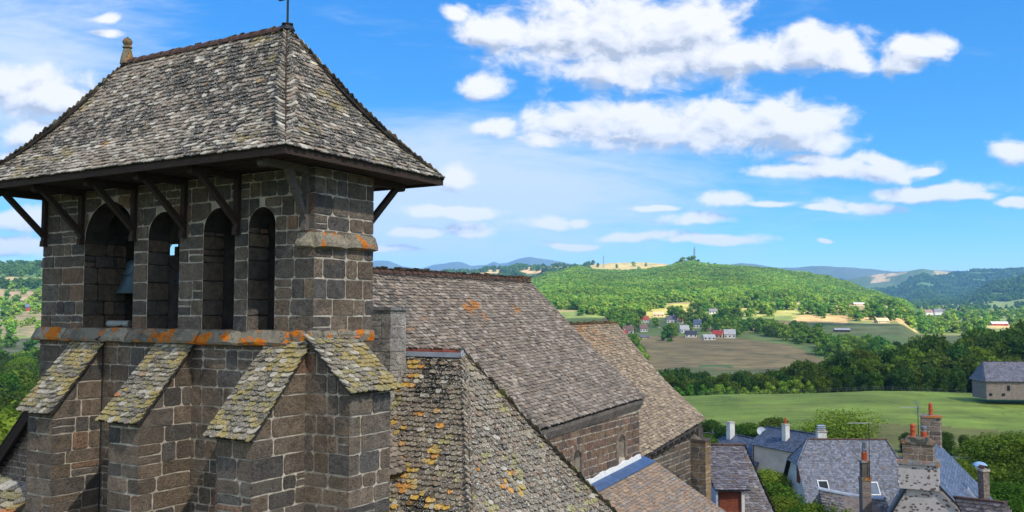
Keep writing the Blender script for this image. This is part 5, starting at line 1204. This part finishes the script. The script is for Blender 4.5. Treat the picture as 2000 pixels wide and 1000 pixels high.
# large grey slate roof with the white gable
o = house('white_gable_house', 'large house with a broad grey-blue slate roof and a bluish white gable', 28.2, 76.2, -21.3, R(-2), 9.3, 8.3, 6.0, 10.75, (.17, .18, .215), 'render_w', oh=.35, hipl=1.3, hipr=2.3, hlf=.36, expo=.17, tw=.20, var=.22, brown=.06, sag=.16, seed=441, thick=.02)
for zz, hh in ((7.35, 1.4), (4.9, 1.1)): window(o, -4.68, -.6, zz, .8, hh, 'l', 'shutter', 'shutter')
for i, (u, v_) in enumerate(((-3.35, .70), (.55, .72), (3.05, .70))):
    sw = thing  # roof windows lie in the slope
    W2, he, hr_ = 8.3 / 2, 6.0, 10.75; y = -W2 * v_; z = hr_ + (he - hr_) * v_; an = math.atan2(hr_ - he, W2)
    M = Matrix.Translation((u, y, z - .02)) @ Matrix.Rotation(an, 4, 'X'); mb = MB()
    for bx_ in ((-.42, -.34, -.6, .6), (.34, .42, -.6, .6), (-.34, .34, -.6, -.5), (-.34, .34, .5, .6)): mb.box(*bx_, -.02, .12, M=M)
    f = mb.build('roof_window', [MT['white']], o); mb = MB(); mb.box(-.34, .34, -.5, .5, .0, .08, M=M); mb.build('pane', [MT['glass' if i == 0 else 'glassb']], f)
chimney(o, -2.4, .6, 9.8, 11.35, .75, .6, 'render_w', (), True); mb = MB()
for k in range(3): mb.box(-2.72, -2.08, .36, .84, 11.5 + k * .16, 11.56 + k * .16)
mb.build('chimney_cowl', [MT['zincw']], o)
mb = MB(); rr_ = random.Random(5); p, q = Vector((-3.5, 0, 10.80)), Vector((2.75, 0, 10.80))
for i in range(18): halfpipe(mb, p.lerp(q, i / 18), p.lerp(q, (i + 1.1) / 18), .08, .10)
mb.build('ridge_tiles', [MT['terracotta']], o)
# rubble gable house with the big chimney
o = thing('rubble_house', 'pale rubble gabled house with a heavy mossy chimney carrying two orange pots', 'house', (18.56, 42, -17), 0); G = Vector((18.56, 42, -17))
U = Vector((.46, .888, 0)); Wd = Vector((.888, -.46, 0)); zA = -6.96
ap = Vector((18.56, 42, zA)); far_ = ap + U * 10.6
er = Wd * 3.4 + Vector((0, 0, -3.65)); el = -Wd * 2.0 + Vector((0, 0, -3.6)); lc = lambda p: tuple(Vector(p) - G)
cf = col_slate((.12, .15, .215), .16, .0)
rs = roof_patch('roof', lc(ap), lc(far_), lc(ap + er), lc(far_ + er), .16, .20, .02, cf, MT['slate'], o, seed=451, curl=.6, rnd=.7, label='steep blue slate slope')
ls = roof_patch('roof', lc(ap), lc(far_), lc(ap + el), lc(far_ + el), .18, .22, .02, col_slate((.06, .065, .075), .15, .1), MT['slate'], o, seed=452, curl=.6, rnd=.7)
mb = MB(); g0 = ap - U * .02 + Vector((0, 0, -.06)); gl_, gr_ = ap + el * 2.2, ap + er * 2.4
mb.prism([lc(g0), lc(ap + el * .97 - U * .02), lc(Vector(((ap + el * .97).x, (ap + el * .97).y, -17))), lc(Vector(((ap + er * .97).x, (ap + er * .97).y, -17))), lc(ap + er * .97 - U * .02)], tuple(U * 10.4)); mb.build('wall', [MT['rubble']], o)
mb = MB(); mb.tube(lc(ap + er * .02 - U * .12), lc(ap + er * 1.02 - U * .12), .05, n=6); mb.tube(lc(ap + el * .02 - U * .12), lc(ap + el * 1.02 - U * .12), .05, n=6); mb.build('verge_board', [MT['iron']], o)
AX = Matrix((( Wd.x, U.x, 0), (Wd.y, U.y, 0), (0, 0, 1))).to_4x4()
def cbox(name, c, w, d, z0, z1, mat, par, taper=0, label=None):
    mb = MB(); mb.box(-w / 2, w / 2, -d / 2, d / 2, z0, z1, M=Matrix.Translation(Vector(c)) @ AX, taper=taper); return mb.build(name, [MT[mat]], par, label=label)
cc = Vector(lc(ap + U * .25)); cc.z = 0; cc.x += -.05
def mortared(name, c, w, d, z0, z1, par, seed):
    mb = MB(); mb.box(-w / 2, w / 2, -d / 2, d / 2, z0, z1, None, 1, M=Matrix.Translation(Vector(c)) @ AX)
    base = Vector(c); cs = courses(z0, z1 - .05, .27, seed, .2); f = lambda r, p: (lambda q: [q * .17, q * .135, q * .11])(r.uniform(.7, 1.3))
    stones(mb, base - U * d / 2, Wd, -U, -w / 2, w / 2, z0, z1, cs, .5, f, seed, gap=.02); stones(mb, base + Wd * w / 2, U, Wd, -d / 2, d / 2, z0, z1, cs, .4, f, seed + 1, gap=.03); stones(mb, base - Wd * w / 2, U, -Wd, -d / 2, d / 2, z0, z1, cs, .4, f, seed + 2, gap=.03)
    return mb.build(name, [MT['stone'], MT['mortar']], par)
zc = lambda y_: -(y_ - 610) / F * 42 + 17
ck = cbox('chimney', cc, 1.66, .8, zc(950), zc(903), 'rubble', o)
cbox('slab', cc, 1.80, .95, zc(903), zc(895), 'ledge2', ck, .03); mortared('chimney_stack', cc, 1.30, .65, zc(895), zc(864), ck, 461)
mb = MB(); rr_ = random.Random(8)
for k in range(9):
    w_ = 1.42 * (1 - .045 * k if k > 3 else 1) * (1 + rr_.uniform(-.03, .03)); z0 = zc(864) + k * .035; mb.box(-w_ / 2, w_ / 2, -.38, .38, z0, z0 + .037, (.10, .10, .085), M=Matrix.Translation(cc) @ AX)
mb.build('mossy_cap', [MT['ledge2']], ck)
zt_ = zc(864) + .28
mb = MB(); pot_lathe(mb, cc + Wd * -.22 + Vector((0, 0, zt_)), .62, .12); mb.build('chimney_pot', [MT['pot']], ck)
mb = MB(); mb.lathe([(.13, 0), (.13, .26), (.12, .27)], cc + Wd * .24 + Vector((0, 0, zt_)), 14); mb.build('chimney_pot', [MT['pot']], ck)
mb = MB(); mb.lathe([(.10, .27), (.10, .40), (.14, .42), (.14, .5), (.05, .53)], cc + Wd * .24 + Vector((0, 0, zt_)), 12); mb.build('cowl', [MT['steel']], ck)
fc = Vector(lc(far_ - U * .4)); fc.z = 0; zf = lambda y_: -(y_ - 610) / F * 51.2 + 17
fk = mortared('chimney', fc, 1.02, .7, zf(875), zf(812), o, 471); cbox('cap', fc, 1.12, .8, zf(812), zf(808), 'ledge2', fk)
mb = MB(); pot_lathe(mb, fc + Vector((0, 0, zf(808))), .68, .11); mb.build('chimney_pot', [MT['pot']], fk)
aerial('grey fishbone aerial beside the far chimney', *(far_ - U * .9 - Wd * .62 + Vector((0, 0, 0))), 1.75, R(8), 1.1, 9, thin=.014)
# roof windows on the slopes of the rubble house
def lay(p0, along, down, w, h, frame, pane, par, nm='roof_window'):
    n = along.cross(down); n = n if n.z > 0 else -n; n.normalize(); d = down.normalized(); M = Matrix((( along.x, d.x, n.x, p0.x), (along.y, d.y, n.y, p0.y), (along.z, d.z, n.z, p0.z), (0, 0, 0, 1)))
    mb = MB(); t = .07
    for b_ in ((-w / 2, -w / 2 + t, -h / 2, h / 2), (w / 2 - t, w / 2, -h / 2, h / 2), (-w / 2 + t, w / 2 - t, -h / 2, -h / 2 + t), (-w / 2 + t, w / 2 - t, h / 2 - t, h / 2)): mb.box(*b_, 0, .13, M=M)
    f = mb.build(nm, [MT[frame]], par); mb = MB(); mb.box(-w / 2 + t, w / 2 - t, -h / 2 + t, h / 2 - t, .02, .09, M=M); mb.build('pane', [MT[pane]], f)
lay(Vector(lc(ap + U * 5.6 + er * .62)), U, er, .6, 1.1, 'zincw', 'glassb', o)
lay(Vector(lc(ap + U * 7.2 + el * .55)), U, el, .7, 1.0, 'zincw', 'glassb', o); lay(Vector(lc(ap + U * 5.4 + el * .78)), U, el, .7, 1.0, 'zincw', 'glassb', o)
# lower slate roof with pale zinc ridge
o = thing('low_slate_building', 'low worn slate building with a pale curved zinc ridge at the bottom edge', 'outbuilding', (18.2, 50, -17), 0); G2 = Vector((18.2, 50, -17)); l2 = lambda p: tuple(Vector(p) - G2)
rp = [at(1598, 955, 52.5), at(1625, 961, 52.1), at(1662, 968, 51.6), at(1700, 973, 51), at(1728, 975, 50.5)]
dn = Vector((-.25, -2.6, -2.7))
for i in range(4):
    rf = roof_patch('roof', l2(rp[i]), l2(rp[i + 1]), l2(rp[i] + dn), l2(rp[i + 1] + dn), .18, .24, .03, col_slate((.19, .185, .19), .3, .3), MT['slate'], o, seed=481 + i, curl=1.3, rnd=1.2)
mb = MB()
for i in range(4): halfpipe(mb, Vector(l2(rp[i])), Vector(l2(rp[i + 1])), .13, .13)
mb.build('ridge_capping', [MT['zincw']], o)
mb = MB(); mb.prism([l2(rp[0] + Vector((.1, 0, -.1))), l2(rp[0] + dn * .95), l2(Vector(((rp[0] + dn).x, (rp[0] + dn).y, -17))), l2(Vector((rp[0].x, rp[0].y + 2.5, -17))), l2(rp[0] + Vector((0, 2.5, -2)))], (rp[4].x - rp[0].x - .2, -1.8, 0)); mb.build('wall', [MT['rubble_d']], o)
k0 = at(1690.5, 990, 49.3); zq = lambda y_: -(y_ - 610) / F * 49.3 + 17
c0 = Vector(l2(k0)); c0.z = 0
ck = None
mb = MB(); mb.box(-.24, .24, -.24, .24, zq(1010), zq(933), M=Matrix.Translation(c0)); ck = mb.build('chimney', [MT['rubble_d']], o, label='tall slender stone chimney with a red banded pot')
mb = MB(); mb.box(-.26, .26, -.26, .26, zq(933), zq(927), (.3, .2, .1), M=Matrix.Translation(c0)); mb.build('slab', [MT['ledge']], ck); mb = MB(); mb.box(-.20, .20, -.2, .2, zq(927), zq(899), (.16, .14, .12), M=Matrix.Translation(c0)); mb.build('chimney_stack', [MT['stone']], ck)
mb = MB(); mb.box(-.24, .24, -.24, .24, zq(899), zq(895), (.3, .28, .26), M=Matrix.Translation(c0)); mb.build('cap', [MT['ledge2']], ck)
mb = MB(); mb.lathe([(.15, zq(895)), (.15, zq(880)), (.13, zq(878.9))], c0, 14); mb.build('chimney_pot', [MT['pot']], ck); mb = MB(); mb.lathe([(.12, zq(878.8)), (.12, zq(874)), (.10, zq(873)), (.10, zq(860)), (.03, zq(859))], c0, 12); mb.build('flue', [MT['steel']], ck)
p = at(1699, 935, 49); aerial('tall thin mast with a fishbone aerial beside the slender chimney', p.x, p.y, p.z, 2.98, R(4), 1.15, 12, reflector=False)
p = at(1393, 870, 118); aerial('small white fishbone aerial standing left of the low blue slate house', p.x, p.y, p.z, 1.6, R(-30), 1.5, 6, thin=.03)
# fish-scale roof and brick chimney at lower right
o = thing('scalloped_roof_building', 'low building with large scalloped slates and a red ridge at the lower right', 'outbuilding', tuple(at(1915, 1000, 38)), 0); G3 = Vector(o.location); l3 = lambda p: tuple(Vector(p) - G3)
a_, b_ = at(1863, 973, 39), at(1962, 984, 37.2); dn = Vector((.1, -2.2, -2.3))
rf = roof_patch('roof', l3(a_), l3(b_), l3(a_ + dn + Vector((.1, 0, 0))), l3(b_ + dn), .19, .27, .03, col_slate((.20, .165, .15), .25, .2), MT['slate'], o, seed=491, curl=1.2, rnd=.6)
mb = MB(); mb.tube(l3(a_ + Vector((0, 0, .05))), l3(b_ + Vector((0, 0, .05))), .06, n=8); mb.build('ridge_capping', [MT['terracotta']], rf)
mb = MB(); mb.box(-.9, 1.2, -1.4, 1.2, -8, -1.6); mb.build('wall', [MT['rubble_d']], o)
o = thing('brick_chimney', 'slim brown brick chimney with rounded cap tiles standing among the bushes at the right', 'chimney', tuple(at(1923, 1000, 46)), R(12)); zz = lambda y_: (1000 - y_) / F * 46
mb = MB(); mb.box(-.17, .17, -.2, .2, -3, zz(922)); mb.build('stack', [MT['brick']], o); mb = MB(); mb.box(-.21, .21, -.24, .24, zz(922), zz(918)); mb.build('cap', [MT['mortar']], o)
mb = MB(); halfpipe(mb, (0, -.2, zz(916)), (0, .2, zz(916)), .13, .13); mb.tube((-.16, -.1, zz(918)), (-.16, -.1, zz(914)), .02); mb.tube((.16, -.1, zz(918)), (.16, -.1, zz(914)), .02); mb.build('cover_tile', [MT['terracotta']], o)
# garden things
p = at(1914, 925, 80); o = thing('garden_canopy', 'pale blue domed garden canopy behind the brick chimney', 'canopy', (p.x, p.y, gz(p.x, p.y)), R(20))
zt_ = at(1914, 902, 80).z - gz(p.x, p.y); mb = MB(); mb.lathe([(.62, zt_ - .45), (.6, zt_ - .28), (.45, zt_ - .1), (.2, zt_), (.02, zt_ + .02)], (0, 0, 0), 8); mb.build('canopy_cloth', [MT['blue']], o)
mb = MB()
for sx in (-.45, .45):
    for sy in (-.3, .3): mb.tube((sx, sy, 0), (sx, sy, zt_ - .5), .03)
mb.build('frame', [MT['steel']], o)
p = at(1872, 892, 92); o = thing('greenhouse', 'low pale greenhouse at the edge of the meadow behind the blue slate slope', 'greenhouse', (p.x, p.y, gz(p.x, p.y)), R(-35)); hh = p.z - gz(p.x, p.y)
mb = MB(); mb.prism([(-2.2, -1, 0), (-2.2, 1, 0), (-2.2, 1, hh * .7), (-2.2, 0, hh), (-2.2, -1, hh * .7)], (4.4, 0, 0)); mb.build('glazing', [MT['r_pale']], o); mb = MB()
for x_ in np.linspace(-2.2, 2.2, 6): mb.tube((x_, -1.02, hh * .7), (x_, 0, hh + .03), .03); mb.tube((x_, 1.02, hh * .7), (x_, 0, hh + .03), .03)
mb.build('frame', [MT['steel']], o)
# fence along the top of the meadow
o = thing('field_fence', 'weathered post fence running along the top of the meadow below the tree belt', 'fence', (80, 203, gz(80, 203)), 0); G4 = Vector(o.location); prev = None; wires = MB()
for i, px in enumerate(np.linspace(1365, 1880, 30)):
    D = 203 + 4 * math.sin(i * .3); x = (px - 1000) / F * D; z = gz(x, D); mb = MB(); mb.tube((0, 0, -.2), (0, 0, 1.0), .045, .04, 6); po = mb.build('post', [MT['woodg']], o); po.location = Vector((x, D, z)) - G4
    if prev is not None:
        for hz in (.5, .95): wires.tube(prev + Vector((0, 0, hz)), po.location + Vector((0, 0, hz)), .012, n=4)
    prev = po.location.copy()
wires.build('wire', [MT['steel']], o)
# ------------------------------------------------------------------ the hamlet and the farms, small in the distance
DS = np.geomspace(150, 6000, 1500)
def hit(px, y):
    g = ground((px - 1000) / F * DS, DS); k = np.argmax(g >= (610 - y) / F * DS); return float(DS[k]) if g[k] >= (610 - y) / F * DS[k] else 800.
def far_house(px, yb, wpx, hpx, roof, wall, lab, rz=0., deep=.6, cat='house', he=.5, wins=3):
    D = hit(px, yb); x = (px - 1000) / F * D; L = wpx / F * D; H = hpx / F * D; z = gz(x, D)
    o = house('farm_shed' if cat == 'shed' else 'house', lab, x, D + 2, z - .6, rz, L, L * deep, H * he + .6, H + .6, roof, wall, oh=.35); o['category'] = cat
    for i in range(wins):
        u = -L * .36 + L * .72 * i / max(1, wins - 1); mb = MB(); mb.box(u - .5, u + .5, -L * deep / 2 - .06, -L * deep / 2 + .02, H * .12 + .6, H * .12 + 1.7); mb.build('window', [MT['glass']], o)
    if cat == 'house': mb = MB(); mb.box(L * .2, L * .2 + .7, -.35, .35, H * .8, H + 1.7); mb.build('chimney', [MT['mortar']], o)
    return o
far_house(1259, 630, 15, 13, 'r_redb', 'render_w', 'hamlet house with an orange-red roof, above the others on the left', R(5))
far_house(1286, 619, 20, 10, 'r_tan', 'render_c', 'low sandy-roofed bungalow on the yellow field above the hamlet', R(-5), .5)
far_house(1311, 631, 20, 14, 'r_grey', 'render_w', 'hamlet house with a grey roof beside the bright red roof', R(4))
far_house(1329, 632, 13, 13, 'r_redb', 'render_w', 'small hamlet house with a bright red roof, right of the grey roof', R(30))
far_house(1362, 641, 15, 17, 'r_blueg', 'render_w', 'hamlet house with a steep dark blue roof at the back right', R(-10), .8)
far_house(1336, 650, 17, 15, 'r_pale', 'render_w', 'white hamlet house with a pale grey roof at the centre', R(8), .7)
far_house(1349, 659, 22, 13, 'r_dark', 'render_w', 'white hamlet house with a dark roof at the edge of the brown field', R(-6), .6)
far_house(1383, 648, 20, 8, 'r_brown', 'render_c', 'long low hamlet house with a brown roof behind the red-roofed one', R(3), .4)
far_house(1402, 660, 19, 15, 'r_red', 'render_c', 'hamlet house with a deep red roof at the right end', R(-28), .7)
far_house(1384, 664, 22, 11, 'r_pale', 'render_w', 'white flat-looking annexe in front of the deep red roof', R(4), .6)
far_house(1425, 660, 21, 17, 'r_pale', 'render_w', 'white gabled house with a pale blue roof, rightmost of the hamlet', R(-12), .7)
far_house(1256, 648, 15, 15, 'r_brown', 'render_w', 'white hamlet house with a brownish roof behind the large dark tree', R(10), .7)
far_house(1227, 652, 20, 16, 'r_brown', 'render_p', 'hamlet house with a wide purple-brown roof near the choir roof', R(-15), .7)
far_house(1217, 657, 11, 12, 'r_red', 'render_w', 'tiny hamlet house with a crimson roof touching the choir roof edge', R(25), .9)
far_house(1258, 662, 18, 8, 'r_grey', 'render_c', 'low grey hamlet shed at the left edge of the brown field', R(5), .5, 'shed', .5, 2)
far_house(1284, 640, 11, 9, 'r_grey', 'render_w', 'small grey-roofed hamlet house above the large dark tree', R(0), .7)
far_house(1189, 633, 19, 12, 'r_brown', 'render_c', 'brown-roofed house just above the choir ridge', R(6), .6)
far_house(1393, 613, 15, 10, 'r_grey', 'render_w', 'white house with a grey roof alone at the foot of the wood', R(-8), .6)
far_house(1722, 631, 24, 10, 'r_tan', 'render_c', 'pale barn with a sandy roof between the sunlit trees', R(8), .6, 'shed', .4, 2)
far_house(1644, 648, 28, 7, 'r_pale', 'bark', 'long low open shed with a pale roof at the field corner', R(-10), .5, 'shed', .6, 3)
far_house(1677, 597, 22, 6, 'r_pale', 'render_c', 'long grey shed at the foot of the wooded slope', R(5), .4, 'shed', .6, 2)
far_house(1812, 615, 16, 10, 'r_brown', 'render_w', 'left white farmhouse with a brown roof on the valley floor', R(5), .6)
far_house(1832, 615, 15, 12, 'r_grey', 'render_w', 'right white farmhouse with a grey roof on the valley floor', R(-12), .6)
far_house(1950, 636, 30, 8, 'r_pale', 'r_red', 'long red farm shed with a pale roof on the valley floor at the right', R(-6), .4, 'shed', .5, 2)
far_house(57, 607, 52, 13, 'r_blueg', 'r_red', 'long red shed with blue roof panels on the left hillside', R(-8), .35, 'shed', .55, 3)
far_house(4, 607, 16, 8, 'r_pale', 'render_w', 'small white shed on the left hillside', R(5), .6, 'shed', .5, 2)
def pylon(px, D, y0, y1, wd, lab):
    x = (px - 1000) / F * D; z = gz(x, D); H = yz(D, y1) - z; o = thing('lattice_mast', lab, 'mast', (x, D, z), R(20)); mb = MB(); n = 7
    for i in range(n):
        a, b = i / n, (i + 1) / n; wa, wb = wd * (1 - .85 * a), wd * (1 - .85 * b); r_ = H * .008
        cs = [(-1, -1), (1, -1), (1, 1), (-1, 1)]
        for j in range(4):
            c, d_ = cs[j], cs[(j + 1) % 4]; mb.tube((c[0] * wa, c[1] * wa, H * a), (c[0] * wb, c[1] * wb, H * b), r_, n=4, cap=False); mb.tube((c[0] * wa, c[1] * wa, H * a), (d_[0] * wb, d_[1] * wb, H * b), r_ * .6, n=4, cap=False)
    mb.build('lattice', [MT['steel']], o); mb = MB()
    for q_ in (.72, .85): mb.tube((-wd * 1.2, 0, H * q_), (wd * 1.2, 0, H * q_), H * .008, n=4)
    mb.build('cross_arms', [MT['steel']], o)
pylon(1357, 1900, 0, 482, 2.6, 'tall lattice mast on the skyline above the wood')
pylon(1179, 2500, 0, 499, 1.8, 'small lattice mast far left on the plateau skyline')
pylon(1673, 1350, 0, 566, 1.8, 'pale lattice pylon at the foot of the wooded slope')

# ------------------------------------------------------------------ an added out-of-view cloud, set sunward to shade the village, and the air
def cloud(cx, cy, cz, rx, ry, rz_, seed):
    V, Fc = ico((1, 1, 1), (0, 0, 0), 5, seed, .0)
    n = vnoise(V * 1.6, 1., seed, 4); V = V * (.72 + .55 * n)[:, None]; V[:, 2] = np.where(V[:, 2] < -.25, -.25 + (V[:, 2] + .25) * .3, V[:, 2])
    V = V * np.array([rx, ry, rz_]) + np.array([cx, cy, cz])
    m = bpy.data.materials.new('shade_cloud_vapour'); m.use_nodes = True; nt = m.node_tree; nt.nodes.remove(nt.nodes['Principled BSDF'])
    t = nt.nodes.new('ShaderNodeBsdfTransparent'); t.inputs[0].default_value = (1, 1, 1, 1); d = nt.nodes.new('ShaderNodeBsdfTranslucent'); d.inputs[0].default_value = (.95, .95, .96, 1)
    d2 = nt.nodes.new('ShaderNodeBsdfDiffuse'); d2.inputs[0].default_value = (.9, .9, .92, 1); mx = nt.nodes.new('ShaderNodeMixShader'); mx.inputs[0].default_value = .4; nt.links.new(d.outputs[0], mx.inputs[1]); nt.links.new(d2.outputs[0], mx.inputs[2])
    m2 = nt.nodes.new('ShaderNodeMixShader'); m2.inputs[0].default_value = CLOUD_OPACITY; nt.links.new(t.outputs[0], m2.inputs[1]); nt.links.new(mx.outputs[0], m2.inputs[2]); nt.links.new(m2.outputs[0], nt.nodes['Material Output'].inputs[0])
    o = mk('cloud', V, Fc, m, smooth=True); o['label'] = 'unseen vapour cover added to shade the village'; structure(o)
CLOUD_OPACITY = .46
HZT = 560.
cz = 760.; off = SUNV * (cz / SUNV.z)
cloud(110 + off.x, 330 + off.y, cz, 620, 520, 110, 9)
hz = MB(); hz.box(-9000, 9000, -2500, 13500, -140, HZT)
o = hz.build('haze', []); o['kind'] = 'stuff'; o['label'] = 'thin blue summer haze filling the valley'
m = bpy.data.materials.new('air'); m.use_nodes = True; nt = m.node_tree; nt.nodes.remove(nt.nodes['Principled BSDF']); v = nt.nodes.new('ShaderNodeVolumePrincipled')
v.inputs['Color'].default_value = (.22, .50, 1.0, 1); v.inputs['Density'].default_value = 8.5e-5; v.inputs['Anisotropy'].default_value = .0
nt.links.new(v.outputs[0], nt.nodes['Material Output'].inputs['Volume']); o.data.materials.append(m)
